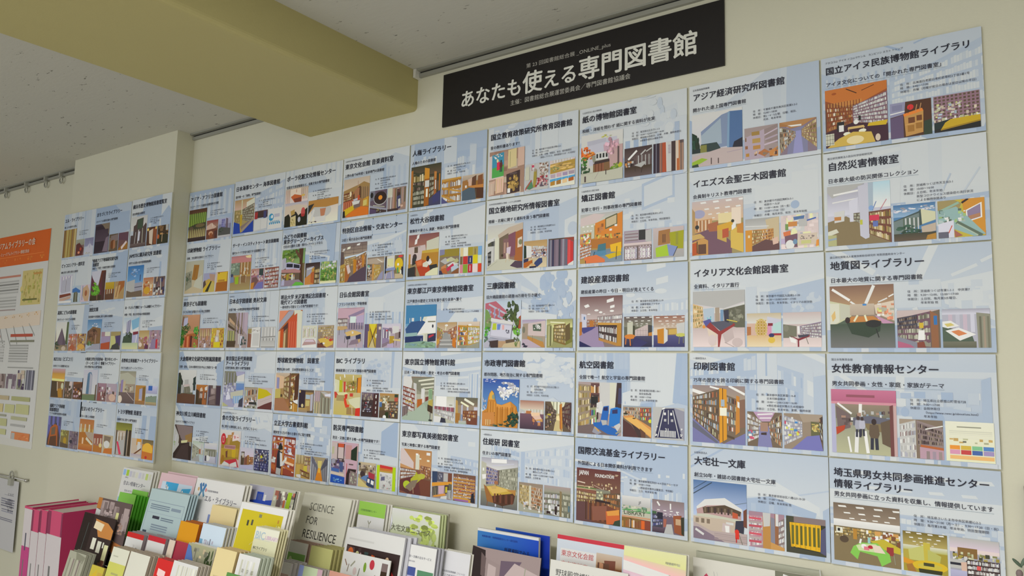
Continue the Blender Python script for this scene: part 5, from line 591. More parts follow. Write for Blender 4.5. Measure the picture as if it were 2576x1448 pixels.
PILLAR = [
(1,1,'エル・ライブラリー','','働く人々の歴史を未来に','大阪市中央区北浜東3-14|10:00～17:00|日曜、月曜、祝日',
'b a84;I 0 0 100 100 5 864 cb7 ba6 975 cb8;l 44 0 40 100 2 753;l 66 0 64 100 2 543','b 866;g 0 0 100 36 aa9 998;p 0 30 40 20 98 60 80 98 0 96 633;e 40 80 14 8 e97;e 60 60 12 10 b43','g 0 0 100 50 88a 99b;p 20 60 60 30 98 60 98 98 0 98 ccd;F 40 90 30 6 10 bb8;l 60 20 60 60 6 aac','upper left corner panel on the pillar, its large photo old ochre book spines'),
(2,1,'まちづくりライブラリー','','まちづくりの資料を集める専門図書館','','b 434;p 40 0 100 0 100 40 876;p 0 8 50 4 98 40 98 60 60 92 0 98 323;g 4 20 94 60 434 545;p 80 50 98 46 98 98 60 96 878','b 654;p 20 10 98 4 98 40 20 50 877;e 44 60 30 26 742;p 50 40 70 34 76 80 50 90 a75;r 0 20 20 90 876','b 755;p 0 0 98 4 98 50 0 40 645;p 0 94 40 70 98 60 98 98 0 98 a73;p 30 84 80 50 90 60 40 98 edd','pillar panel mainly showing a curved dark wall'),
(3,1,'横浜市歴史博物館図書閲覧室','','歴史博物館の図書室','横浜市都筑区中川中央1-18-1|9:00～17:00|月曜、祝日の翌日|+年末年始','g 0 0 100 46 ccc ddd;p 36 10 76 6 76 36 92 24 98 30 98 98 0 98 0 60 16 60 16 30 30 26 544;p 40 10 74 8 72 40 40 42 454;l 50 44 48 96 6 ccc;l 32 50 26 98 4 bbb;l 74 40 76 90 4 bba;p 48 50 60 50 58 80 46 80 dde;g 0 88 100 100 766 544','b 532;p 20 20 60 10 60 98 30 90 dcb;p 60 10 98 6 98 98 70 94 953;e 10 12 10 8 ec6;e 90 8 8 8 ec7','b 432;N 0 0 100 60 26 14 a73 c95 864 321;p 0 50 98 50 98 98 0 98 332;e 10 60 10 12 c63;p 76 0 98 0 98 30 76 30 bbb;l 46 40 46 90 6 ca8','upper right corner panel on the pillar, its large photo a dark stepped monument'),
(1,2,'ピッコロシアター資料室','','演劇に関する資料を集めた図書室','','g 0 0 100 70 ccd dde;I 10 6 96 60 8 bac ddd;p 14 20 80 10 90 60 16 66 bbc;l 50 20 50 60 2 877;p 6 70 90 66 96 74 6 82 843;p 6 84 96 76 90 86 8 96 ca9;r 0 92 100 100 eee','b bcd;p 0 20 40 10 98 30 98 44 0 40 47b;p 20 40 60 36 74 98 20 98 776;I 20 44 74 98 3 554 998','b dcd;p 20 20 70 0 100 40 90 98 50 96 20 60 ca8;e 60 50 14 18 a64;l 20 4 20 90 6 68a','panel on the pillar with a white stage photo, second from the top at the left'),
(2,2,['東南アジア地域研究研究所','図書室'],'','東南アジア研究・地域研究資料の図書館','京都市左京区吉田下阿達町46|9:00～17:00|土日祝、年末年始','b 632;p 0 0 70 0 50 60 40 66 0 10 ccd;p 0 14 50 60 98 4 98 90 0 80 634;F 34 66 30 20 46 6a3;F 30 50 20 12 20 7b3;p 0 84 98 82 98 100 0 100 432;l 50 80 52 98 6 865;p 80 10 98 4 98 98 80 98 533','b 853;g 0 0 100 40 ca3 b92;I 20 40 80 70 5 ddc 853;p 0 68 98 64 98 98 0 98 643','b b96;p 40 0 98 0 98 30 60 60 30 98 a63;p 10 30 60 20 40 98 0 98 ca7;l 40 10 20 90 8 964','pillar panel mainly showing a bright green tree before a red brick gable'),
(3,2,'JAMSTEC横浜研究所 図書館','','世界でも有数の海洋地球情報集積所','横浜市金沢区昭和町3173-25|9:30～17:00|土日祝','g 0 0 100 60 37b 7ad;F 50 20 30 14 16 9be;p 0 50 50 44 50 88 0 92 bbb;p 50 56 98 54 98 82 50 84 aab;l 50 70 98 68 3 667;r 80 30 84 50 336;g 0 86 100 100 766 654;p 0 78 30 84 98 80 98 100 0 100 765','b b86;g 0 0 100 40 b75 ca8;N 0 20 100 90 26 14 da6 c84 b63 edb;e 40 70 30 20 da3','b 655;N 0 0 100 100 40 16 433 ccc 866 447 ca8 322;l 60 10 70 90 6 ddd','pillar panel mainly showing grey blocks under a deep blue sky'),
(1,3,'高知こどもの図書館','','日本でたった一つの子どもの図書館','高知市永国寺町6-16|10:00～18:00|月曜、木曜','g 0 0 100 70 ddd eed;p 0 20 8 60 0 98 a98;p 84 0 98 0 98 80 80 76 564;p 14 70 46 20 84 72 84 90 14 92 656;p 30 50 46 24 60 50 60 80 30 84 767;g 0 80 100 100 876 a97;F 20 80 20 14 20 454;e 70 92 16 8 cba','b a76;N 0 0 100 100 30 16 b86 dcb 854 cab c64;e 50 80 30 14 b64','b b96;N 0 0 100 100 30 16 cba a64 dcc 755 db6;e 50 76 40 16 da5','pillar panel mainly showing a grey pointed roof, middle row at the left'),
(2,3,'池田文庫','阪急文化財団','阪急電鉄や宝塚歌劇に関する資料の図書館','大阪府池田市栄本町12-1|10:00～17:00|月曜、年末年始','g 0 0 100 40 58b 9bd;F 60 20 24 8 14 dde;p 4 40 40 24 96 30 98 80 0 84 864;F 40 50 34 20 46 754;F 30 80 24 8 20 685;p 0 100 60 82 100 80 100 100 aab;l 66 50 66 80 4 ca9','b a89;r 40 0 98 24 ddc;p 0 26 98 26 98 60 0 66 a9b;p 0 66 98 56 98 98 0 98 b53','b 876;r 0 0 98 24 a96;p 0 24 40 24 60 60 0 98 cc8;p 50 24 98 20 98 80 56 64 547;p 20 76 80 60 98 98 10 98 444','pillar panel mainly showing a leafy brown house, middle of the nine below the top'),
(3,3,'あ・すぷらざ 情報フォーラム映像ライブラリー','','映像・学習、男女共同参画の情報図書館','福島県二本松市郭内1-196-1|9:00～20:00|+9:00～17:00（日曜）|月曜、祝日','g 0 0 100 50 bcd eee;p 50 10 98 0 98 30 60 40 8bd;p 20 14 46 6 46 50 20 56 99b;I 22 12 46 54 4 ccd 88a;p 64 46 98 44 98 52 66 56 834;p 6 60 60 50 60 80 0 84 454;F 36 58 22 12 20 454;p 60 56 98 54 98 86 64 80 bbd;l 90 56 84 84 4 eee;g 0 80 100 100 bca dda','b a86;g 0 0 100 40 b96 cb8;N 0 30 100 80 20 14 a56 ca9 866 cab;e 20 76 16 12 edc;p 70 70 98 80 98 98 60 98 635','b a89;N 0 0 100 90 30 14 ba9 866 dcd 989;p 60 50 76 46 76 96 56 94 c34;p 20 50 60 40 60 98 10 98 98a','white panel at the right side of the pillar with a washed out tower photo'),
(1,4,'BIZCOLI（ビズコリ）','','九州のビジネス図書館 BIZCOLI','福岡市中央区渡辺通2-1-82|10:00～22:00','b 864;g 0 0 100 40 b84 eb5;g 0 0 100 16 cab c96;p 0 34 98 36 98 44 0 42 fe9;p 0 44 40 44 60 98 0 98 543;l 46 46 50 76 6 dcb;e 86 60 10 12 ddb;p 50 70 84 66 90 98 60 98 b83','b 654;p 60 0 98 0 90 40 50 60 dcc;N 0 20 100 90 16 14 755 543 a87','b 853;p 0 20 98 4 98 98 0 98 643;N 0 30 98 90 16 14 b74 433 cab;e 80 66 12 10 edc','panel on the pillar whose large photo glows amber, fourth row at the left'),
(2,4,['大阪府立男女共同参画・青少年センター','（ドーンセンター）情報ライブラリー'],'','女性の情報が集まる専門図書館','大阪市中央区大手前1-3-49|9:30～21:30|+9:30～17:00（日祝）','g 0 0 100 100 ccd ddd;p 30 14 40 8 54 8 64 20 64 98 24 98 68a;p 46 10 64 20 62 98 46 98 bbc;l 36 20 34 96 4 579;g 0 80 100 100 987 777;p 0 84 98 80 98 100 0 100 786;p 90 50 98 46 98 98 88 98 654','b 866;p 10 0 98 0 90 40 20 50 a89;N 20 20 98 90 22 14 eee 855 b99 644;p 10 60 40 50 40 98 10 98 955','b a88;p 0 0 98 0 98 50 0 60 bab;N 0 20 100 60 14 14 ddd 655 caa;e 60 76 34 20 dba','pillar panel mainly showing a blue glass tower'),
(3,4,'長野県立美術館アートライブラリー','','だれでも使えるアートライブラリー','長野市箱清水1-4-4|9:00～17:00|水曜、年末年始','b a98;g 0 0 100 40 998 cba;p 0 10 50 4 98 20 98 40 30 40 0 36 bba;p 10 30 24 26 24 80 10 76 98b;p 24 34 40 30 40 70 24 70 cb9;N 36 40 90 76 20 10 bba 876 cba;g 0 66 100 100 766 655;l 50 66 98 90 2 cbb;e 10 88 14 12 edc','b b84;p 40 20 70 14 70 80 40 80 aac;p 70 10 98 6 98 98 74 96 863;e 50 84 14 12 ec9;g 0 80 100 100 a74 975','g 0 0 100 40 cce aac;r 20 0 56 24 36b;F 40 66 40 14 20 786;p 0 60 98 50 98 98 0 98 898;g 0 84 100 100 ba7 987','panel on the pillar with a grey lounge photo, fourth row at the right edge'),
(1,5,['福岡アジア美術館','図書閲覧室'],'','アジアの近現代美術資料の図書館','福岡市博多区下川端町3-1|9:30～18:00|水曜','b 544;p 0 0 98 0 98 70 70 20 30 30 0 80 66a;I 0 0 98 30 6 77b 556;p 20 40 50 26 76 30 84 98 10 98 b63;p 30 40 60 34 60 60 30 64 765;p 24 70 70 64 76 98 16 98 643','b 874;F 40 20 40 20 20 aa6;e 56 60 20 20 b93;p 0 70 98 80 98 98 0 98 654','b 767;N 0 0 98 98 30 16 878 656 988;e 24 60 14 10 334','pillar panel mainly showing an orange brown facade, lowest left'),
(2,5,'住まいのライブラリー','','住まいと暮らしの図書館','大阪市北区天神橋6-4-20|9:00～19:00','b ca6;g 0 0 100 30 b74 c85;I 4 16 92 54 6 ddc b84;p 0 44 60 40 98 60 98 98 0 98 b73;p 40 40 98 40 98 70 60 56 ba9;l 30 60 30 96 10 eca;p 56 56 98 76 98 84 50 64 ddc;g 0 80 100 100 c84 b63','b a76;I 10 20 90 54 5 dcb 954;p 0 4 98 0 98 20 0 26 954;p 0 60 98 70 98 98 0 98 b73;e 80 60 16 12 ed9','b cb9;p 10 4 80 8 70 40 10 36 876;e 40 50 30 20 ddd;p 20 74 98 66 98 98 10 98 c73','pillar panel mainly showing an amber wooden floor, lowest in the middle'),
(3,5,'トヨタ博物館 図書室','','自動車文化に関する専門図書室','愛知県長久手市横道41-100|9:30～17:00|月曜、年末年始','b a98;g 0 0 100 24 773 994;p 6 28 60 24 60 40 6 44 cba;I 10 30 60 70 5 ddd a98;p 0 60 60 50 60 98 0 98 bbb;p 66 20 76 20 74 100 62 100 333;p 84 20 98 20 98 98 80 98 432;p 4 24 12 24 10 98 4 98 654;p 10 60 20 58 44 96 30 98 d46','b cba;p 50 0 98 0 98 30 50 34 d93;r 60 16 90 60 ddd;l 6 94 98 50 8 742;g 0 80 100 100 bab ccc','b c83;g 0 0 100 24 764 875;e 50 50 46 34 eb4;p 0 60 98 66 98 98 0 98 c73;e 40 90 10 8 c33','panel on the pillar with a museum gallery photo, lowest right'),
]
# ---------------------------------------------------------------- the room
CZ = 2.365
def struct(name, mb, m): return tag(mb.build(name, m), kind='structure')
struct('floor', MB().box(-4, -6, -0.05, 5, 0.1, 0), [M_FLOOR])
struct('ceiling', MB().box(-4, -6, CZ, 5, 0.1, CZ + 0.06), [M_CEIL])
struct('wall_back', MB().box(-4, 0, 0, 5, 0.1, CZ), [M_WALL])
struct('wall_left', MB().box(-4.1, -6, 0, -4, 0.1, CZ), [M_WALL])
struct('wall_right', MB().box(5, -6, 0, 5.1, 0.1, CZ), [M_WALL])
struct('wall_pillar', MB().box(-0.845, -0.075, 0, 0, 0.0, CZ), [M_WALL])
# ceiling beam, soft lower edges
def beam_profile():
    x0, x1, zb, r = 0.706, 1.2195, 2.238, 0.014
    pts = [(x0, CZ), (x0, zb + r)]
    pts += [(x0 + r - r * math.cos(t), zb + r - r * math.sin(t)) for t in (math.pi * k / 8 for k in range(1, 5))]
    pts += [(x1 - r + r * math.sin(t), zb + r - r * math.cos(t)) for t in (math.pi * k / 8 for k in range(0, 4))]
    pts += [(x1, zb + r), (x1, CZ)]
    return pts
bp = beam_profile(); n = len(bp)
bv = [(x, -6, z) for x, z in bp] + [(x, 0, z) for x, z in bp]
bf = [(i, (i + 1) % n, n + (i + 1) % n, n + i) for i in range(n)] + [tuple(reversed(range(n))), tuple(range(n, 2 * n))]
tag(link('ceiling_beam', bv, bf, [M_BEAM]), kind='structure')
def rail(name, x0, x1):
    m = MB()
    m.prism([(0, CZ - 0.024), (-0.010, CZ - 0.024), (-0.010, CZ - 0.012), (0, CZ - 0.012)], x0, x1, 0)
    m.prism([(0, CZ - 0.012), (-0.004, CZ - 0.012), (-0.004, CZ - 0.006), (0, CZ - 0.006)], x0, x1, 1)
    m.prism([(0, CZ - 0.006), (-0.022, CZ - 0.006), (-0.022, CZ), (0, CZ)], x0, x1, 0)
    return tag(m.build(name, [M_RAIL, M_SLOT]), kind='structure')
rail('trim_1', -4, -0.846); rail('trim_2', 0.001, 0.705); rail('trim_3', 1.221, 5)
bk = MB().box(1.2215, -0.026, CZ - 0.028, 1.232, 0, CZ - 0.001)
tag(bk.build('rail_end_cap', [M_WHITE]), 'small white end cap where the grey wall rail meets the ceiling beam', 'rail cap')

RAILHOOKS = 'clear hooks on the left wall rail'
hk = None
for i, (x, lab) in enumerate(((-1.745, 'clear rail hook at the far left edge of the photo'), (-1.50, 'second clear rail hook from the left wall edge'), (-1.28, 'third clear rail hook from the left, second nearest the pillar'), (-1.116, 'clear rail hook nearest the pillar corner'))):
    if hk is None:
        hk = MB().box(-0.006, -0.024, -0.022, 0.006, -0.003, 0.0).build('rail_hook', [M_PLASTIC])
        lp = MB().tube([(0.014 * math.sin(t), -0.014, -0.036 - 0.017 * math.cos(t)) for t in (2 * math.pi * k / 14 for k in range(15))], 0.0035, 0, 6)
        l_o = lp.build('loop', [M_PLASTIC], hk, smooth=True); o = hk
    else:
        o = hk.copy(); COL.objects.link(o); c = l_o.copy(); c.parent = o; COL.objects.link(c)
    o.location = (x, 0, CZ - 0.006); tag(o, lab, 'hook', RAILHOOKS)

# ---------------------------------------------------------------- exhibition panels
PX = {1: [(.0035, 2.1225), (.0060, 1.9155), (.0065, 1.7027), (.0080, 1.4893), (.0075, 1.2790)], 2: [(.3045, 2.1282), (.3055, 1.9145), (.3065, 1.7028), (.3077, 1.4894), (.3081, 1.2784)],
      3: [(.6030, 2.1275), (.6045, 1.9160), (.6055, 1.7033), (.6060, 1.4891), (.6065, 1.2762)], 4: [(.9035, 2.1297), (.9036, 1.9145), (.9040, 1.7032), (.9048, 1.4905), (.9052, 1.2783)],
      5: [(1.2051, 2.1297), (1.2054, 1.9172), (1.2050, 1.7025), (1.2050, 1.4900), (1.2048, 1.2783)], 6: [(1.5076, 2.1307), (1.5069, 1.9175), (1.5071, 1.7035), (1.5060, 1.4901), (1.5065, 1.2776)],
      7: [(1.8090, 2.1286), (1.8085, 1.9183), (1.8097, 1.7050), (1.8082, 1.4895), (1.8070, 1.2768)], 8: [(2.1123, 2.1290), (2.1117, 1.9179), (2.1127, 1.7050), (2.1107, 1.4899), (2.1116, 1.2772)],
      9: [(2.4135, 2.1290), (2.4131, 1.9165), (2.4132, 1.7033), (2.4110, 1.4900), (2.4101, 1.2765)]}
PX['p1'] = [(-.8860, 2.1098), (-.8835, 1.9010), (-.8800, 1.6868), (-.8790, 1.4790), (-.8760, 1.2690)]
PX['p2'] = [(-.5940, 2.1085), (-.5925, 1.9020), (-.5915, 1.6924), (-.5905, 1.4790), (-.5880, 1.2715)]
PX['p3'] = [(-.2930, 2.1108), (-.2915, 1.9055), (-.2935, 1.6943), (-.2890, 1.4787), (-.2885, 1.2738)]
HEADS = ('住　所：', '時　間：', '休館日：')

def panel(x, z, ywall, row, seed, group):
    c, r, title, prefix, tagline, info, p1, p2, p3, label = row
    titles = [title] if isinstance(title, str) else title
    two = len(titles) == 2
    P = Paint(-0.0051)
    P.poly([(0, 0), (297, 0), (297, 210), (0, 210)], lin('c6d1e0'), (0, 0, 297, 210)); P.layer += 1
    draw(P, (-6, -24, 303, 280), p1, seed, (0, 0, 297, 210), tint=True, vary=0.03)
    rg = random.Random(seed + 7)
    for k in range(7):                     # pale washed patches along the lower edge and the margins
        a = rg.uniform(0, 270); w = rg.uniform(10, 50); P.layer += .4; P.poly([(a, 202), (a + w, 202), (a + w, 210), (a, 210)], rg.choice((lin('b4c6e2'), lin('d2d8e2'), lin('bccbe3'))), (0, 0, 297, 210))
    P.layer += 1
    root = sheet_mesh('exhibition_panel', 297, 210, 0.005, P, None, 'c9c8b4')
    root.location = (x, ywall, z)
    base = P.layer * 2.5e-5 + 0.0053
    py0 = 88 if (two and c == 9) else 73
    rects = ((6.5, py0, 127.5, 201), (132, 127, 206.5, 201), (210.5, 127, 289, 201))
    if c == 3 and r == 1 and group.startswith('exh'): rects = ((6.5, 66, 127.5, 203), (132, 122, 283, 203), (283.5, 200, 284, 201))
    for i, (rc, dsl) in enumerate(zip(rects, (p1, p2, p3))):
        if rc[2] - rc[0] < 5: continue
        Q = Paint(-base); draw(Q, rc, dsl, seed * 3 + i)
        link('photo', Q.v, Q.f, [M_PRINT], None, root, Q.c)
    yt = -base - 0.0003
    em = min(19.6, 271 / max(text_width(t) for t in titles))
    L = []
    if two:
        em = min(em, 18.6) if c == 9 else min(em, 17.5)
        L = [(titles[0], 8.5, 33.5, em, '223'), (titles[1], 8.5, 56 if c == 9 else 51, em, '223')]
    else: L = [(titles[0], 8.5, 37.5, em, '223')]
    text('title', L, root, yt, 0.022)
    e2 = min(10.7, 275 / text_width(tagline)); w2 = text_width(tagline) * e2
    ty = 74 if (two and c == 9) else 65
    text('tagline', [(tagline, 8.5, ty, e2, '334')], root, yt, 0.012, [(8.5, ty + 3.2, 8.5 + w2, ty + 3.7, '9ab')])
    T = []
    if prefix: text('small_heading', [(prefix, 8.5, 14.0, min(5.2, 200 / text_width(prefix)), '445')], root, yt, 0.006)
    yy = (86 + 13 if (two and c == 9) else 92); k = 0; e3 = 5.7
    for s in [q for q in info.split('|') if q]:
        hd = '' if s[0] == '+' else HEADS[min(k, 2)]; s = s.lstrip('+')
        if hd: T.append((hd, 152, yy, e3, '445')); k += 1
        T.append((s, 152 + 4 * e3, yy, e3, '445', min(1.0, 118 / (text_width(s) * e3)))); yy += 7.6
    if T: text('details', T, root, yt, 0.006)
    tag(root, label, 'poster', group)
    return root, yt

roots = {}
for i, row in enumerate(PANELS):
    x, z = PX[row[0]][row[1] - 1]
    roots[row[:2]] = panel(x, z, -0.0005, row, 11 + i * 5, 'exhibition panels on the main wall')
for i, row in enumerate(PILLAR):
    x, z = PX['p%d' % row[0]][row[1] - 1]
    panel(x, z, -0.0755, row, 401 + i * 5, 'panels on the pillar')
# lettering inside the printed photos
r, y = roots[(7, 5)]
a = text('photo_lettering', [('JAPAN', 14, 89, 15, 'eee', .62), ('FOUNDATION', 58, 91.5, 11, 'eee', .72)], r, y, 0.03)
text('photo_lettering', [('LIBRARY', 137, 170, 15, '332', 1.0), ('JF', 176, 143, 9, '334', 1.0), ('LIBRARY', 66, 139, 8, '322', 1.0)], r, y, 0.0)
r, y = roots[(2, 5)]; text('photo_lettering', [('食', 19, 112, 15, 'ecc', .8), ('専門図書館', 38, 136, 10, 'fde', 1)], r, y, 0.01)
r, y = roots[(7, 4)]; text('photo_lettering', [('31', 241, 182, 10, 'eee', 1.1)], r, y, 0.02)
r, y = roots[(2, 1)]; text('photo_lettering', [('海事図書館', 222, 181, 11, '6ac', 1)], r, y, 0.0)

# ---------------------------------------------------------------- the black title board
P = Paint(-0.0051); P.poly([(0, 0), (870, 0), (870, 163.5), (0, 163.5)], tuple(v * .35 for v in lin('322c2c')), (0, 0, 870, 163.5))
sg = sheet_mesh('title_sign', 870, 163.5, 0.005, P, None, '2a2626'); sg.location = (1.329, -0.0005, 2.3285)
x = 69; L = []
for ch in 'あなたも使える専門図書館':
    e = 56 if ch in 'あなたもえる' else 67
    L.append((ch, x, 114, e, 'e4e4dc')); x += e
text('title', L, sg, -0.0056, 0.024)
text('subtitle', [('第 23 回図書館総合展 _ONLINE_plus', 304, 45, 14.2, 'bbb8b0', 266 / (14.2 * text_width('第 23 回図書館総合展 _ONLINE_plus'))), ('主催：図書館総合展運営委員会／専門図書館協議会', 252, 143, 16.3, 'c4c2ba')], sg, -0.0056, 0.0)
tag(sg, 'long black title board with large white Japanese lettering at the ceiling', 'sign')

# ---------------------------------------------------------------- left wall: orange headed poster, hung notice
P = Paint(-0.0021)
draw(P, (0, 0, 735, 1040), 'b ddd;r 0 0 100 15.5 d62;l 4 11 92 11 .3 e84;N 6 12 95 14 20 1.2 e83 e94;'
     'r 63 19 93.5 36 dc8;e 63 28 2 1.5 dc8;r 63 28.8 66 30 bb7;N 66 20 92 35 60 1.6 cb7 bb6 ba5;r 66 33 88 33.8 774;r 80 20.5 92 21.4 c95;'
     'r 10 20.6 60 21.6 c87;J 10 23 58 30 5 bbb 999;J 10 31 56 37 4 ccc bbb;r 20 37.6 56 38.2 a99;'
     'p 0 42 96 39 96 46 0 48 edc;F 30 42 3 1 6 da6;F 42 42 3 1 6 da6;F 54 41.6 3 1 6 da6;F 66 41.2 3 1 6 da6;F 78 40.8 3 1 6 da6;F 90 40.4 3 1 6 da6;'
     'l 44 47 54 56 .4 999;l 56 46 64 55 .4 999;l 34 47 42 56 .4 999;l 70 46 78 53 .4 aaa;l 80 45 90 51 .4 aaa;'
     'r 53 50 87 51.4 b54;r 20 50.6 36 51.8 b54;r 53 53 90 54 887;J 53 55 82 64 7 bbb aaa;J 18 53 44 64 8 bbb ccc;r 53 66 92 66.5 aaa;'
     'r 36 69.5 51 76.5 988;N 36 69.5 51 76.5 14 4 766 baa a99;r 53 69.4 68 76.5 bab;N 53 69.4 68 76.5 14 4 878 ccc;r 70 67.5 81 76.6 998;N 70 67.5 81 76.6 12 4 546 ddd cba;r 83 67.3 95 76.5 889;I 83 67.3 95 76.5 6 667 aab 556;'
     'r 0 70 34 77 ccb;N 10 69.5 34 76 16 5 a9a 766 cbb;'
     'r 36 80 60 82 cb9;r 64 80 92 82 bb8;r 36 84 52 88 dc9;r 55 84 70 88 cc9;r 72 83.5 92 88 cc9;r 36 89 58 90 aa9;r 66 89.4 90 91 bb9;r 30 91 60 94.5 cc9;r 66 93 88 94 bbb;r 68 96.6 96 97 eee;r 30 96 60 98.6 cc9;r 0 80 30 98 ddc', 5)
draw(P, (505, 1004, 708, 1050), 'b d85;r 2 12 20 88 bbb;N 26 14 94 86 16 10 e96 d74', 6, (0, 0, 735, 1040))
op = sheet_mesh('wall_poster', 735, 1075, 0.0015, P, None, 'dddcd8'); op.location = (-1.935, -0.0005, 2.0915)
P2 = text('heading', [('ミュージアムライブラリーの会', 20, 66, 40, 'eed', 1.0), ('専門図書館・ミュージアムライブラリー情報交換会', 60, 104, 20, 'edc', 1.0)], op, -0.0056, 0.012)
tag(op, 'large white poster with an orange heading band, left of the pillar', 'poster')

P = Paint(-0.0006); draw(P, (0, 0, 297, 330), 'b cccbcf;r 50 22 86 22.6 99a;J 40 27 90 40 4 889;J 44 42 88 48 2 99a;J 38 55 88 60 2 889', 3)
wn = sheet_mesh('paper_notice', 297, 330, 0.0004, P, None, 'ccc'); wn.location = (-1.569, -0.012, 0.858)
text('print', [('について', 190, 74, 16, '667'), ('の資料の', 190, 101, 15, '556'), ('内の図書館', 170, 118, 15, '556'), ('をご利用', 190, 134, 15, '556'), ('願います', 200, 150, 15, '667')], wn, -0.0016, 0.0)
tag(wn, 'white paper notice hanging by a clip from the thin wall rod', 'notice')
rd = MB().tube([(-2.2, -0.012, 0.872), (-1.203, -0.012, 0.872)], 0.0035, 0, 8)
ro = rd.build('hanging_rod', [M_STEEL], smooth=True)
MB().tube([(-1.203, -0.012, 0.872), (-1.193, -0.012, 0.872)], 0.008, 0, 10).build('knob', [M_STEEL], ro, smooth=True)
for bx in (-1.62, -1.22): MB().box(bx - .004, -.012, .869, bx + .004, 0, .875).build('bracket', [M_STEEL], ro)
tag(ro, 'thin steel rod on the left wall that carries the paper notice', 'rod')
cl = MB().box(-0.016, -0.020, -0.030, 0.016, -0.003, 0.004).build('clip', [M_PLASTIC]); cl.location = (-1.343, -0.008, 0.866)
MB().tube([(0.018 * math.cos(t), -0.012, 0.016 + 0.02 * math.sin(t)) for t in (2 * math.pi * k / 14 for k in range(15))], 0.004, 0, 6).build('grip', [M_PLASTIC], cl, smooth=True)
tag(cl, 'clear bulldog clip gripping the top of the paper notice', 'clip')

# ---------------------------------------------------------------- pink slip-cased volumes at the lower left
BOOKS = 'pink and white volumes'
def volume(x, w, top, d, ylab, white_full, label):
    o = bpy.data.objects.new('bound_volume', None); COL.objects.link(o); o.location = (x, -0.30, top)
    h = 0.31; bd = 0.002
    MB().box(0.003, 0.004, -h + 0.004, w - 0.003, d - 0.004, -0.004).build('page_block', [ink('d6c8c0')], o)
    P = Paint(0.0)
    pink, dk, wh = lin('d04f78'), lin('8c3458'), lin('d4ccd0')
    W = w * 1000; bx = (0, 0, W, 310)
    P.poly([(0, 0), (W, 0), (W, 310), (0, 310)], wh, bx); P.layer += 1
    if not white_full:
        P.poly([(0, 0), (W, 0), (W, ylab), (0, ylab)], pink, bx); P.layer += 1
        P.poly([(W * .0, 4), (W * .22, 4), (W * .22, ylab), (W * .0, ylab)], dk, bx)
        P.poly([(W * .9, 4), (W, 4), (W, ylab), (W * .9, ylab)], dk, bx); P.layer += 1
    else:
        P.poly([(0, 0), (W, 0), (W, 9), (0, 9)], pink, bx); P.poly([(0, 150), (W, 150), (W, 310), (0, 310)], lin('c44888'), bx); P.layer += 1
        P.poly([(W * .35, 100), (W * .5, 100), (W * .5, 165), (W * .35, 165)], lin('556'), bx)
    P.poly([(W * .3, 200), (W * .42, 200), (W * .42, 300), (W * .3, 300)], lin('777'), bx)
    link('spine', P.v, P.f, [M_PRINT], None, o, P.c, (0, -0.0004, 0))
    MB().box(0, 0, -h, bd, d, 0).build('cover', [ink('c43c68')], o)
    MB().box(w - bd, 0, -h, w, d, 0).build('cover', [ink('b0305c')], o)
    tag(o, label, 'book', BOOKS)
    return o
volume(-0.4975, 0.066, 0.876, 0.20, 80, True, 'leftmost of the pink volumes, its spine mostly white')
volume(-0.4290, 0.062, 0.872, 0.205, 82, False, 'second pink and white volume from the left')
volume(-0.3645, 0.062, 0.878, 0.205, 84, False, 'pink and white volume third from the left, beside the widest one')
volume(-0.3000, 0.116, 0.886, 0.20, 88, False, 'widest pink volume, its dark pink cover facing the black booklet')

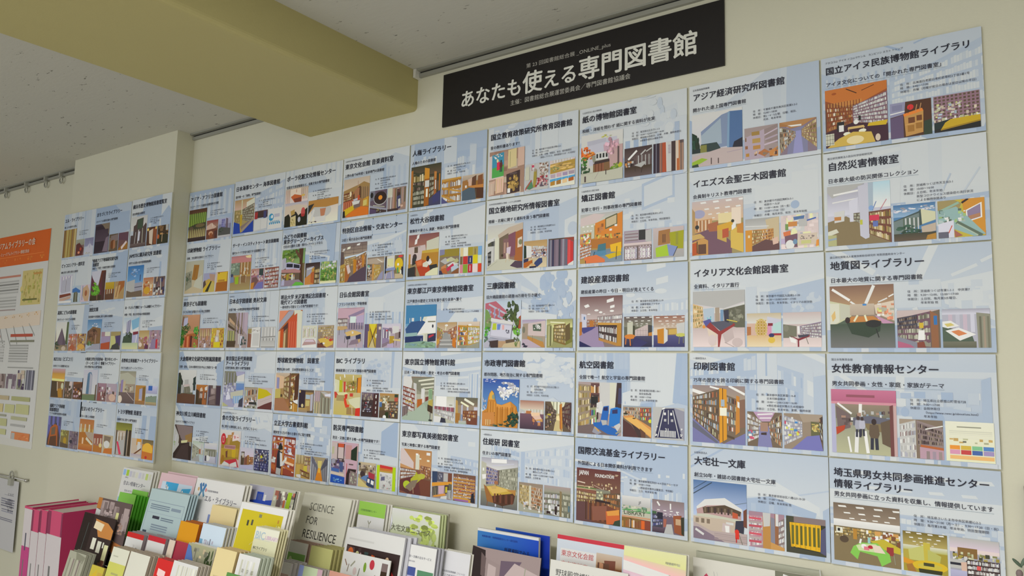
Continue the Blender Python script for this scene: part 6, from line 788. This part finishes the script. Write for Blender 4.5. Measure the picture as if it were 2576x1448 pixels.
# ---------------------------------------------------------------- leaflets and their clear racks
BXY = {
'sumai':(-0.1025,-0.13,1.0426,208),
'pink':(0.2770,-0.2,1.0659,210),
'pinkb':(0.2913,-0.185,1.0693,180),
'light':(0.3795,-0.29,1.0338,219),
'el':(0.5550,-0.24,1.0792,248),
'bic':(0.7722,-0.2,1.0774,221),
'yel':(0.8895,-0.31,1.0515,206),
'darka':(0.0905,-0.31,0.9749,216),
'darkb':(0.0517,-0.335,0.9239,277),
'green':(0.0154,-0.2,0.9724,112),
'green2':(0.0516,-0.172,0.9818,102),
'redl':(0.4160,-0.37,0.9135,95),
'redr':(0.5337,-0.37,0.9193,94),
'ylab':(0.4627,-0.44,0.8862,93),
'wl':(0.5665,-0.44,0.8882,104),
'redt':(0.7252,-0.45,0.8960,78),
'wstr':(0.8047,-0.45,0.9021,115),
'beigeS':(0.6621,-0.385,0.9263,29),
'wine':(0.6830,-0.38,0.9269,80),
'blueph':(0.7698,-0.39,0.9348,126),
'orange':(0.6686,-0.35,0.9756,94),
'ltcream':(0.7728,-0.35,0.9825,112),
'cream':(0.7123,-0.285,1.0198,121),
'bicl':(1.0422,-0.37,1.0131,98),
'beige':(0.9826,-0.44,0.9612,86),
'greycol':(1.0793,-0.44,0.9604,86),
'greenb':(1.1142,-0.5,0.9314,72),
'greyb':(0.1601,-0.42,0.8268,107),
'yb':(0.3047,-0.42,0.8049,76),
'sci':(0.9083,-0.1,1.0554,208),
'josei':(1.1381,-0.09,1.0553,106),
'ooya':(1.2280,-0.075,1.0483,206),
'ooyab':(1.2244,-0.048,1.0489,217),
'greenc':(0.9190,-0.17,0.9287,100),
'ysm':(1.0362,-0.17,0.9281,91),
'greyl':(0.9848,-0.25,0.8943,67),
'bgp':(1.0829,-0.25,0.8972,94),
'photos':(1.1722,-0.16,0.9966,218),
'spice':(1.1886,-0.19,0.9403,178),
'peach':(1.2024,-0.25,0.9016,154),
'service':(1.3774,-0.15,0.9812,112),
'asia':(1.4803,-0.12,0.9754,96),
'chi':(1.5650,-0.075,1.0352,188),
'chib':(1.6053,-0.055,1.0383,165),
'black':(1.5741,-0.11,0.9973,206),
'bunka':(1.7904,-0.055,1.0459,210),
'yakyu':(1.7995,-0.1,0.9965,204),
'pinkg':(1.9871,-0.085,1.0537,148),
'holder':(2.1236,-0.02,1.0491,223),
'flower':(2.1266,-0.03,1.0397,179),
'greydk':(2.3054,-0.03,1.0407,138),
'wnotice':(-1.7368,-0.02,0.8128,466),
}
rack_l = bpy.data.objects.new('leaflet_rack', None); COL.objects.link(rack_l); rack_l.location = (0.6, -0.3, 0)
rack_r = bpy.data.objects.new('leaflet_rack', None); COL.objects.link(rack_r); rack_r.location = (1.6, -0.1, 0)
tag(rack_l, 'clear stepped floor rack of leaflets in front of the pillar and wall corner', 'rack', 'leaflet racks')
tag(rack_r, 'clear leaflet rack along the wall under the middle panels', 'rack', 'leaflet racks')
def pocket(rack, loc, rot, w, h, th, lip, bk):
    W, t = w / 1000 + 0.006, 0.0016
    z0 = -h / 1000 - 0.002; zt = z0 + lip; yb = 0.003 + bk; yf = -(th + 0.012)
    m = MB()
    m.box(-0.003, yf - t, z0, W - 0.003, yf, zt); m.box(-0.003, yf, z0 - t, W - 0.003, yb, z0)
    e = MB()
    e.box(-0.003, yf - t - .0003, zt, W - 0.003, yf, zt + 0.0012)
    for xx in (-0.003, W - 0.004): e.box(xx, yf - t - .0003, z0, xx + 0.001, yf, zt)
    for nm, mb, mt in (('pocket', m, M_ACRYL), ('pocket_edge', e, M_EDGE)):
        o = mb.build(nm, [mt], rack); o.matrix_local = Matrix.Translation(Vector(loc) - rack.location) @ Matrix.Rotation(rot, 4, 'X')

def leaflet(key, name, h, tilt, th, dsl, texts, label, cat, group=None, copies=(), lip=0.09, rack=None, w=None, edge='d8d6cc', bold=0.004):
    x, y, z, ww = BXY[key]; w = w or ww
    P = Paint(-th - 1e-4)
    if dsl: draw(P, (0, 0, w, h), dsl, sum(map(ord, key)))
    o = sheet_mesh(name, w, h, th, P, None, edge)
    o.location = (x, y, z); o.rotation_euler = (-math.radians(tilt), 0, 0)
    if texts: text('print', texts, o, -th - 1e-4 - P.layer * 2.5e-5 - 2e-4, bold)
    tag(o, label, cat, group)
    for n, dx, dy, dz, lab in copies:
        for k in range(1, n + 1):
            c = sheet_mesh(name, w, h, th, Paint(), None, edge)
            c.location = (x + dx * k, y + (0.0012 + th) * k + dy * k, z + dz * k); c.rotation_euler = o.rotation_euler
            tag(c, lab, cat, lab)
    ex = max([0] + [q[0] * q[1] * 1000 for q in copies]); bk = max([0] + [q[0] * (.0012 + th + q[2]) for q in copies])
    if rack: pocket(rack, (x, y, z), -math.radians(tilt), w + ex, h, th, lip, bk + th)
    return o
RL, RR = rack_l, rack_r
LG = 'leaflets in the left rack'; RG = 'leaflets in the right rack'
leaflet('sumai', 'brochure', 297, 9, .002, 'b ddd;r 2 2 11 9 9be;r 13 2 22 9.5 ac4;r 24 3 32 10 ccd;r 34 3 42 10 ccc;r 44 3.4 52 10 ddc;r 55 3 63 10 ccd;r 66 3 73 10 ccc;r 78 3 86 10.5 cd8;r 89 3 96 10 ddc;r 2 36 5 42 8bd;r 84 44 98 52 cd8;r 84 55 98 62 bb4;e 84 29 2 1.4 d66', [('大阪市立', 24, 36, 6, '778'), ('住まい情報センター', 22, 60, 17, '667'), ('住まいのライブラリー', 40, 84, 9, '778')], 'white brochure with a row of green and blue squares, tallest at the pillar corner', 'brochure', LG, ((2, .008, .004, .002, 'more white brochures behind the one with coloured squares'),), .1, RL)
leaflet('pink', 'flyer', 297, 12, .001, 'b e0c0c8;r 9 9 94 100 cde;p 20 9 56 9 52 38 40 34 34 40 26 30 4ad;p 68 14 92 12 86 24 80 22 70 36 56 36 4ad;F 26 22 8 10 12 eef;F 48 32 7 9 12 eef;F 68 24 7 10 12 eef;p 28 36 84 37 88 46 24 44 ed7;N 30 39 80 43 10 3 d98', [], 'pink bordered flyer with a blue and white sky picture', 'flyer', LG, (), .1, RL)
leaflet('pinkb', 'flyer', 297, 12, .001, 'b e2c2ca', [], 'plain pink sheet showing behind the blue sky flyer', 'flyer', LG, (), .1)
leaflet('light', 'flyer', 297, 13, .001, "b aec2c6;r 4 12 94 12.6 89a;r 4 24 94 24.4 9ab;l 4 12 4 96 .8 89a;l 94 12 94 96 .8 89a;J 10 15 60 21 3 789;r 64 16 88 19 89a;r 22 27 40 30 334;J 44 27 76 31 2 789;J 24 35 66 42 3 89a;r 6 43 16 47 345;J 8 52 50 60 4 8aa;r 24 55 92 64 bcd;r 6 62 10 65 345;J 60 52 86 60 3 89a;J 24 68 90 90 7 9ab", [], 'pale blue printed flyer standing above the red topped leaflets', 'flyer', LG, ((3, .007, .003, .0, 'further pale blue flyers stacked behind the front one'),), .1, RL, edge='9fb4ba')
leaflet('el', 'brochure', 297, 11, .002, 'b ddd;l 10 5 14 12 4 47a;l 22 5 18 12 4 47a;l 16 11 11 18 3 58a;l 17 11 22 18 3 58a;e 16 6 2.2 2 47a;e 8 11 2 2 ca7;e 24 11 2 2 c88;r 40 34 56 44 78b;N 36 44 44 60 10 3 566 99a;l 14 50 22 40 2 bba;F 22 56 5 8 16 444;r 54 48 58 52 566;r 60 30 92 30.6 bba', [('大阪産業労働資料館', 66, 36, 6.5, '667'), ('エル・ライブラリー', 62, 64, 20, '556', .92), ('働く人びとの歴史を未来に伝える図書館', 110, 84, 5, '889')], 'white brochure headed with a blue figure emblem, beside the blue one', 'brochure', LG, ((2, .007, .004, .0, 'more white brochures behind the one with the emblem'),), .11, RL)
leaflet('cream', 'leaflet', 210, 11, .002, 'b dc9', [('し　お　り', 46, 76, 6, '998')], 'plain cream leaflet standing in front of the white emblem brochure', 'leaflet', LG, ((2, .004, .003, 0, 'further plain cream leaflets behind the front one'),), .09, RL, edge='cfc49c')
leaflet('bic', 'brochure', 297, 12, .003, 'b 222;r 0 0 54 30 aab;p 0 16 20 14 20 6 34 6 34 14 54 12 54 36 0 36 24a;r 22 8 32 14 459;r 36 8 40 14 ddd;r 40 18 48 27 dde;g 54 0 98 40 bba 998;N 54 2 98 36 40 6 cba 877 ddc a65 655;r 77 10 81 26 b64;N 56 22 74 32 10 5 a44 c65 877;p 84 2 92 2 90 38 82 38 9b2;r 0 36 100 100 211', [('BICライブラリ', 12, 66, 14, 'dde'), ('機械産業の専門図書館', 10, 86, 11.5, 'dde')], 'blue and white brochure with a photo strip, behind the yellow flyer', 'brochure', LG, ((1, .005, .003, 0, 'second copy of the blue and white brochure behind it'),), .1, RL)
leaflet('yel', 'flyer', 297, 14, .002, 'b ddd;r 6 6 93 97 cb2;r 22 15 26 20 443;r 31 14 35 19 554;r 44 8 50 11 886;r 84 10 87 13 b83;F 88 22 5 9 14 dd9;l 38 36 60 24 .8 dc7;l 48 30 54 60 .8 dc7;l 30 48 70 36 .8 dc7;l 74 34 75 40 1 aa5;l 84 34 85 40 1 aa5;l 66 32 68 37 1.2 663;r 40 70 46 73 884;l 20 60 40 80 .8 dc6', [], 'bright yellow flyer with a white border and small line drawings', 'flyer', LG, ((2, .006, .003, 0, 'more white edged sheets behind the yellow flyer'),), .12, RL)
leaflet('bicl', 'leaflet', 210, 13, .002, 'b ddb;r 0 0 100 14 ddc;r 0 0 100 1 ccb;l 2 15 70 15 .5 ccc;J 6 34 60 52 5 cca;r 2 56 70 62 ccb', [('BIC', 4, 30, 27, 'b4c8d4'), ('LIBRARY', 46, 28, 14, 'd8b8d4'), ('BICライブラリ', 6, 56, 9, '776')], 'cream leaflet with pastel capitals, overlapping the yellow flyer', 'leaflet', LG, ((3, .003, .003, 0, 'further cream leaflets behind the one with pastel capitals'),), .09, RL, edge='cfcaa4', bold=.02)
leaflet('darka', 'booklet', 297, 10, .003, 'b 655;r 0 0 12 12 b73;p 0 12 20 14 16 30 0 34 ccc;N 12 2 100 34 50 12 877 655 a99 988;F 40 20 20 8 20 a99;F 80 28 12 6 14 b98;r 62 12 70 20 dd9;l 64 20 58 34 3 bbb;p 10 36 60 38 80 44 70 50 12 46 eca;p 40 40 96 44 90 56 50 50 b74;r 0 34 10 46 eda;r 80 46 100 80 211;r 0 56 100 100 332', [], 'dark booklet topped with a grey collage, right of the pink volumes', 'booklet', LG, (), .1, RL, edge='443a34')
leaflet('darkb', 'booklet', 297, 12, .003, 'b 322;r 0 0 34 100 211;l 22 10 18 50 1 566;p 40 4 80 6 100 12 100 22 60 22 c84;p 42 6 70 8 66 16 40 14 edb;r 46 24 58 36 eed;r 64 26 76 38 eed;r 80 26 84 32 eed;r 86 28 98 48 eeb;p 40 50 60 48 100 72 96 80 a63;N 40 44 100 70 14 8 532 743;N 26 66 70 84 26 4 bbb 99a;r 10 86 100 100 345', [], 'black booklet with glowing windows and small white lettering', 'booklet', LG, (), .1, RL, w=210, edge='332c2c')
leaflet('green2', 'leaflet', 210, 11, .003, 'b 8c5', [], 'rear green leaflet standing slightly above the front green leaflet', 'leaflet', LG, (), .06, edge='79b84a')
leaflet('green', 'leaflet', 210, 11, .002, 'b 8c5', [], 'front one of the fanned bright green leaflets', 'leaflet', LG, ((4, .013, .001, -.001, 'bright green leaflets fanned to the right of the front one'),), .07, RL, edge='4aa024')  # darker green of the fanned copies has their shade put into the colour
leaflet('redl', 'leaflet', 210, 12, .010, 'b ddd;r 0 0 100 7 c22;F 50 26 26 9 26 bbb;J 24 22 80 34 4 ccc', [], 'white leaflet pack with a red top edge, left one of the pair', 'leaflet', LG, ((2, .004, .001, 0, 'more red topped leaflets behind the left one'),), .09, RL, edge='998c90')
leaflet('redr', 'leaflet', 210, 12, .008, 'b ddd;r 0 0 100 7 c23;l 70 20 70 26 2 bbb', [], 'white leaflet pack with a red top edge, right one of the pair', 'leaflet', LG, ((2, .004, .001, 0, 'more red topped leaflets behind the right one'),), .09, RL, edge='998c90')
leaflet('ylab', 'leaflet', 210, 14, .006, 'b ddc;r 0 20 100 58 cc6;J 14 10 44 13 1 bba;J 30 32 72 46 3 bb7;r 4 60 60 61 aa9', [], 'white leaflet with a pale yellow lower label, bottom left of the rack', 'leaflet', LG, ((3, .004, .001, 0, 'more leaflets behind the one with the yellow label'),), .06, RL, edge='a89c88')
leaflet('wl', 'leaflet', 210, 14, .008, 'b dddcd0;N 30 36 80 46 10 8 cba c98', [], 'plain white leaflet with faint pink lettering, in front of the red topped pair', 'leaflet', LG, ((3, .006, .001, 0, 'brown edged leaflets behind the plain white one'),), .06, RL, edge='a49888')
leaflet('redt', 'leaflet', 210, 14, .006, 'b c22;p 18 12 66 14 66 22 40 22 36 30 26 30 30 22 18 20 ecc;r 70 24 92 60 d55', [], 'bright red leaflet with a white T shaped mark', 'leaflet', LG, ((2, .003, .001, 0, 'more red leaflets behind the one with the white mark'),), .06, RL, edge='b04040')
leaflet('wstr', 'leaflet', 210, 14, .006, 'b ddd;I 20 4 100 50 9 ccb ddc', [], 'white leaflet with faint vertical stripes, next to the red one', 'leaflet', LG, ((3, .004, .001, 0, 'more leaflets behind the striped white one'),), .06, RL, edge='b0a89c')
leaflet('beigeS', 'leaflet', 210, 13, .002, 'b dcb', [], 'narrow pale pink strip of a leaflet, left of the wine red one', 'leaflet', LG, (), .09)
leaflet('wine', 'leaflet', 210, 13, .002, 'b 934;g 0 0 100 60 a34 824;N 6 26 96 38 18 9 caa b78;g 50 44 90 60 b78 a45', [('研究所図書室', 6, 60, 10, 'dbb')], 'wine red leaflet with faint white lettering', 'leaflet', LG, (), .09, RL)
leaflet('blueph', 'leaflet', 210, 13, .003, 'b a98;g 0 0 100 30 aa8 887;N 16 4 96 34 30 8 cb9 998 776;F 72 34 12 12 30 574;F 88 26 14 22 30 342;p 0 2 12 4 64 50 96 66 96 74 0 62 57b;r 16 34 50 40 bce;r 18 42 62 48 bce', [], 'leaflet with a blue triangle over a garden photo', 'leaflet', LG, ((2, .005, .002, 0, 'more leaflets behind the blue triangle one'),), .09, RL)
leaflet('orange', 'leaflet', 210, 12, .010, 'b d91;l 56 44 54 70 3 eb4', [], 'plain orange leaflet in a thick stack', 'leaflet', LG, ((2, .006, .001, 0, 'more orange leaflets stacked behind'),), .09, RL, edge='b0601c')
leaflet('ltcream', 'leaflet', 210, 12, .004, 'b ddc;r 0 0 100 26 cde;r 0 20 14 28 7ac;N 20 20 60 27 6 7 99a bbc;l 46 18 46 28 4 778;r 30 48 70 50 db9', [], 'leaflet half pale blue and half cream, beside the orange one', 'leaflet', LG, ((3, .005, .002, 0, 'more leaflets behind the pale blue and cream one'),), .09, RL, edge='b8b8b4')
leaflet('beige', 'leaflet', 210, 14, .006, 'b dc9', [('文化施設案内のご案内', 12, 72, 7, '997')], 'plain beige leaflet in front of the yellow flyer', 'leaflet', LG, ((3, .005, .001, 0, 'more beige leaflets stacked behind the plain one'),), .07, RL, edge='c0aa7c')
leaflet('greycol', 'leaflet', 210, 14, .006, 'b ddd;I 14 6 84 90 5 ccb ddd', [('東', 22, 42, 11, '998'), ('京', 42, 42, 11, '998'), ('都', 60, 42, 11, '998')], 'pale grey leaflet with column stripes, right of the beige one', 'leaflet', LG, ((3, .005, .001, 0, 'more leaflets behind the pale striped one'),), .07, RL, edge='a8b0a0')
leaflet('greenb', 'leaflet', 210, 14, .004, 'b 584', [], 'dark green leaflet only its top edge showing at the bottom', 'leaflet', LG, (), .05, RL, edge='4c6c30')
leaflet('greyb', 'leaflet', 210, 14, .008, 'b aa9;p 40 0 100 4 90 14 50 10 887;I 10 10 90 100 7 998 bba 877', [], 'grey textured leaflet in front of the wide pink volume', 'leaflet', LG, ((2, .003, .001, 0, 'more grey leaflets behind the textured one'),), .06, RL, edge='9c9c8c')
leaflet('yb', 'leaflet', 210, 14, .006, 'b cb4;p 0 20 50 4 60 60 0 70 db3;F 10 30 14 14 20 bb2;r 60 8 96 60 ca4', [], 'mustard yellow leaflet at the bottom, right of the grey one', 'leaflet', LG, (), .06, RL, edge='b8a050')
# right rack
leaflet('sci', 'brochure', 297, 14, .003, 'b ddddcf;q 50 60 100 46 100 100 40 100 dcb ddc;l 20 96 96 50 .6 cca', [('SCIENCE', 37, 48, 32, '777770', .86), ('FOR', 34, 87, 32, '55554f', .86), ('RESILIENCE', 31, 127, 34, '33332f', .86)], 'white brochure with three lines of grey to black English capitals', 'brochure', RG, ((2, .006, .003, 0, 'more white brochures behind the one with English capitals'),), .11, RR, bold=.004)
leaflet('josei', 'leaflet', 210, 8, .002, 'b ddd;r 0 0 100 18 9c5;l 40 24 46 28 2 998;l 52 24 46 28 2 998;l 46 28 46 33 1.6 998;g 0 54 100 100 ddd dc9;N 14 50 90 52 12 2 dba', [('女性教育情報センター', 8, 26, 6.6, '685'), ('女性教育情報センター', 6, 88, 9.4, 'c65', .98)], 'narrow white leaflet with a green top band and red lettering', 'leaflet', RG, ((2, .006, .003, 0, 'more narrow leaflets behind the green banded one'),), .08, RR)
leaflet('ooyab', 'brochure', 297, 4, .006, 'b bba', [], 'thin grey brown brochures standing behind the pale green newsletter', 'brochure', RG, (), .1, edge='a8a490')
leaflet('ooya', 'newsletter', 297, 5, .004, 'b d6dcc8;g 0 0 100 40 ddd cd9;F 66 12 26 9 26 bc6;F 84 36 14 22 26 bc7;F 60 50 22 12 20 cd8;F 12 40 20 30 20 ccd;e 50 55 8 5 99a;p 58 48 84 50 84 62 60 62 99a;I 60 49 82 61 8 889', [('大宅文庫ニュース', 30, 58, 18.6, '665'), ('OYA BUNKO NEWS', 62, 72, 6, '998'), ('大', 176, 134, 12, '554'), ('宅', 178, 152, 10, '554')], 'pale green newsletter with large thin lettering', 'newsletter', RG, ((2, .004, .002, 0, 'more pale green newsletters behind the front one'),), .11, RR, edge='c2cc9a')
leaflet('photos', 'flyer', 297, 10, .006, 'b ddd;J 6 8 50 11 1 ccc;r 4 15 96 46 322;N 5 16 30 44 20 9 433 766 889 544;e 12 22 5 5 c63;e 24 24 4 5 cc9;l 8 24 10 40 3 ccc;l 30 20 28 44 2 caa;N 32 18 56 44 14 6 222 344 aab;e 42 26 2 4 c34;l 52 20 48 46 6 c52;e 46 40 4 4 bbb;e 76 28 5 9 db9;l 76 34 78 46 3 ca8;e 68 34 3 3 ccb;p 86 30 94 36 92 46 84 46 b33', [], 'white flyer with a dark strip of stage photos', 'flyer', RG, ((2, .010, .004, 0, 'more white flyers behind the one with stage photos'),), .08, RR, edge='c4c4cc')
leaflet('spice', 'flyer', 250, 10, .003, 'b ddd;l 6 8 12 14 1.5 865;l 16 12 14 20 1.5 876;l 28 8 20 14 2 998;e 30 18 4 4 cbb;e 50 12 3 5 793;e 64 8 5 5 b34;l 66 26 74 18 3 875;p 84 4 96 8 92 100 78 100 321;r 84 4 96 12 766;N 4 26 74 60 60 3 887 665 aa9;l 18 24 16 48 1.4 554;l 40 14 38 22 1 665;e 78 54 5 7 cb5;e 96 58 4 6 cb5', [], 'white flyer scattered with spices, roots and seeds', 'flyer', RG, (), .07, RR)
leaflet('greenc', 'leaflet', 210, 11, .003, 'b ddd;p 14 15 96 15 96 50 10 50 8b6;e 34 26 8 6 cda;e 36 36 8 6 cda;l 62 28 64 34 3 dec;l 72 28 74 34 3 dec;l 84 36 88 38 3 dec;J 10 60 90 62 1 667', [], 'white leaflet with a green picture, under the English capitals brochure', 'leaflet', RG, ((4, .008, .002, 0, 'more leaflets behind the one with the green picture'),), .07, RR, edge='b89c90')
leaflet('ysm', 'leaflet', 210, 11, .006, 'b cc8;N 10 48 60 50 8 3 aa7', [('自然災害情報室', 8, 66, 11, '664', .98)], 'pale yellow leaflet with one line of brown lettering', 'leaflet', RG, ((5, .007, .001, 0, 'further pale yellow leaflets stacked to its right'),), .07, RR, edge='aaa46c')
leaflet('greyl', 'leaflet', 210, 12, .008, 'b ddd;r 0 14 96 80 b9a09a', [('第二木曜館', 12, 58, 9, '765')], 'leaflet with a grey brown label, bottom centre left', 'leaflet', RG, ((3, .007, .001, 0, 'white leaflets behind the grey brown labelled one'),), .06, RR, edge='c8c4c8')
leaflet('bgp', 'leaflet', 210, 12, .004, 'b cdb;r 0 0 20 26 9ae;r 0 26 20 100 dde;r 80 0 100 22 cab;r 80 22 100 100 ddd;N 24 50 76 54 6 4 797', [], 'leaflet with blue, mint and pink blocks at the bottom edge', 'leaflet', RG, ((2, .006, .001, 0, 'more leaflets behind the mint one'),), .06, RR, edge='a09890')
leaflet('peach', 'leaflet', 210, 12, .002, 'b d9a090', [], 'salmon pink sheet just showing at the bottom edge', 'leaflet', RG, (), .06, RR, w=110)
leaflet('service', 'leaflet', 210, 9, .004, 'b ddd;r 0 26 44 36 459;r 0 36 44 100 aac;r 50 28 98 38 586;r 50 38 98 100 bcb;N 4 40 40 90 16 5 99b c9b;N 54 42 94 90 16 5 9b9 aba', [('大宅壮一文庫の主なサービス', 8, 31, 7, '667'), ('雑誌記事索引検索', 8, 42, 4.5, '99a')], 'leaflet with a blue column and a green column', 'leaflet', RG, ((2, .005, .002, 0, 'more leaflets behind the two column one'),), .07, RR, edge='a8a8b0')
leaflet('asia', 'leaflet', 210, 9, .004, 'b d8d8de', [('日本貿易振興機構（ジェトロ）', 10, 52, 5.6, '556'), ('アジア経済研究所図書館', 11, 62, 7.0, '445')], 'white leaflet with two short centred lines, left of the black cover', 'leaflet', RG, ((2, .004, .002, 0, 'more white leaflets behind the two line one'),), .09, RR)
leaflet('chib', 'booklet', 260, 0, .005, 'h 0 0 100 100 25a 13a', [], 'second blue booklet, its dark edge showing behind the front blue one', 'booklet', RG, (), .08, edge='d4d4d0')
leaflet('chi', 'booklet', 260, 1, .008, 'b ddd;h 0 2.5 100 100 37b 14b;q 0 40 100 50 100 100 0 100 38c 27c', [('所蔵資料でみる', 86, 46, 11, '236'), ('地質図', 17, 74, 26, 'e4eaf0'), ('のはじまり', 92, 80, 17, '124'), ('地質標本館・地質調査総合センター研究資料', 14, 20, 5.6, '249')], 'blue booklet with white and black lettering, behind the black cover', 'booklet', RG, (), .08, RR, bold=.03)
leaflet('black', 'magazine', 297, 9, .003, 'b 988;p 0 0 20 2 22 16 30 26 20 34 14 100 0 100 211;p 14 4 22 8 22 24 16 22 655;p 22 8 46 12 44 70 24 70 988;p 26 12 38 14 38 24 26 22 baa;p 44 8 74 6 56 26 44 28 656;p 50 20 64 8 100 14 100 40 48 40 baa;g 52 30 98 60 a99 766;l 48 30 46 70 1.6 ddd;l 80 10 78 30 1.4 998;N 22 36 46 70 30 8 544 ba9 dcc 766;N 50 40 98 70 30 8 655 877 a99 433;r 62 44 76 50 433', [('& vernetzt', 112, 68, 20, '6ac', .9), ('21', 16, 142, 26, '5ac', .8)], 'black and white magazine with blue handwriting', 'magazine', RG, (), .07, RR, edge='2c2a2a', bold=.01)
leaflet('bunka', 'flyer', 297, 5, .001, 'b ccd4e0;r 0 0 100 3.2 c34;r 5 10 54 36 ddd;r 52 9 84 36 a86;g 52 9 84 18 cba b97;p 62 14 76 13 76 24 64 24 743;N 54 16 84 34 20 6 853 b86 643;p 58 26 66 25 66 34 56 34 eb3;p 64 32 84 28 84 36 60 36 d83;r 87 12 100 36 ddd;J 89 14 99 34 9 99a', [('東京文化会館', 13, 46, 15, 'c55'), ('音楽資料室の', 13, 71, 15, 'c55'), ('ご案内', 13, 95, 15, 'c55'), ('東京文化会館４階にある音楽専門図書館です', 70, 102, 7, '55a')], 'pale blue flyer with a red top line and red lettering', 'flyer', RG, ((1, .002, .001, 0, 'second copy of the red lined flyer behind it'),), .08, RR)
leaflet('yakyu', 'flyer', 297, 7, .001, 'b d8d7d2', [('野球殿堂博物館 企画展', 16, 32, 16, '333'), ('野球と多様性の歴史', 14, 56, 16, '333')], 'white flyer with serif black lettering at the bottom centre', 'flyer', RG, (), .07, RR)
leaflet('pinkg', 'booklet', 257, 6, .004, 'b ddd;q 0 0 100 0 100 12 0 12 dda dd9;q 0 8 100 12 100 20 0 12 dca ebb;q 0 20 100 26 100 34 0 30 dbc dcd;q 0 26 100 34 100 100 0 100 c8b d98;g 0 58 100 100 c79 d9a;l 14 62 60 62 1.5 a57;N 70 8 92 10 6 3 bb9;N 74 18 92 20 6 3 bba', [('資料利用案内', 100, 24, 5, '998')], 'pastel booklet fading from yellow to pink', 'booklet', RG, ((1, .003, .002, 0, 'second pastel booklet behind the yellow to pink one'),), .08, RR)
leaflet('flower', 'paper_sheet', 297, 0, .0008, 'b d6d4cc;p 14 12 17 10 22 14 22 22 18 26 13 22 13 16 c46;l 26 8 32 26 .5 aaa;l 30 8 38 28 .5 bbb', [], 'white sheet with a dark pink petal under the clear wall cover', 'paper', None, (), .05)
leaflet('greydk', 'booklet', 210, 0, .004, 'b 776;p 12 2 40 6 40 30 6 24 ddd', [], 'dark grey booklet with a white tab at the bottom edge', 'booklet', None, (), .05)
# frames that hold the racks up
for rk, x0, x1, y, zt in ((rack_l, 0.0, 1.18, -0.12, 0.80), (rack_r, 0.92, 2.14, -0.03, 0.78)):
    m = MB()
    for x in (x0, x1): m.box(x - .01, y - .01, 0, x + .01, y + .01, zt); m.box(x - .01, y - .38 if rk is rack_l else y - .26, 0, x + .01, y, .02)
    for z in (.55, .66, .77): m.box(x0, y - .01, z - .008, x1, y + .01, z + .008)
    o = m.build('frame', [M_STEEL], rk); o.location = -rk.location

# clear cover and small things at the right
hc = MB(); hc.box(0, -0.004, -0.06, 0.2635, -0.002, 0); hc.tube([(0.2635, -0.003, 0), (0.2685, -0.02, -0.012), (0.2685, -0.02, -0.05)], .0012, 1, 6)
ho = hc.build('clear_cover', [M_ACRYL, M_EDGE]); ho.location = (2.1236, -0.0005, 1.049)
MB().box(0, -0.0046, -0.0606, 0.2635, -0.004, -0.0596).build('lip', [M_EDGE], ho)
tag(ho, 'clear plastic strip on the wall above the petal sheet', 'cover')
fr = MB(); fr.box(2.741, -0.016, 0.80, 2.757, 0, 1.254); fr.box(3.15, -0.016, 0.80, 3.166, 0, 1.254); fr.box(2.757, -0.016, 1.238, 3.15, 0, 1.254); fr.box(2.757, -0.016, 0.80, 3.15, 0, 0.816)
fo = fr.build('picture_frame', [M_DARKWOOD]); MB().box(2.757, -0.008, 0.816, 3.15, 0, 1.238).build('picture', [ink('a9a69c')], fo)
tag(fo, 'dark picture frame cut off by the right edge of the photo', 'frame')
sp = MB().tube([(2.745, -0.03, 1.03), (2.742, -0.03, 1.08), (2.738, -0.03, 1.118)], .0016, 0, 6)
so = sp.build('dried_sprig', [ink('998f84')], smooth=True)
def blob(name, c, rx, rz, ang, col):
    v, f = [], []; N1, N2 = 10, 6
    for i in range(N2 + 1):
        ph = math.pi * i / N2
        for k in range(N1):
            th = 2 * math.pi * k / N1; x, yy, z = rx * math.sin(ph) * math.cos(th), rx * .6 * math.sin(ph) * math.sin(th), rz * math.cos(ph)
            v.append((c[0] + x * math.cos(ang) + z * math.sin(ang), c[1] + yy, c[2] - x * math.sin(ang) + z * math.cos(ang)))
    for i in range(N2):
        for k in range(N1): f.append((i * N1 + k, i * N1 + (k + 1) % N1, (i + 1) * N1 + (k + 1) % N1, (i + 1) * N1 + k))
    return link(name, v, f, [ink(col)], None, so, None, None, True)
blob('bud', (2.7285, -0.03, 1.104), .0055, .0075, 0, '877')
blob('leaf', (2.726, -0.03, 1.122), .003, .010, -.8, '565'); blob('leaf', (2.735, -0.03, 1.125), .003, .009, .4, '676')
tag(so, 'small dried grey sprig with a round bud at the lower right edge', 'plant')
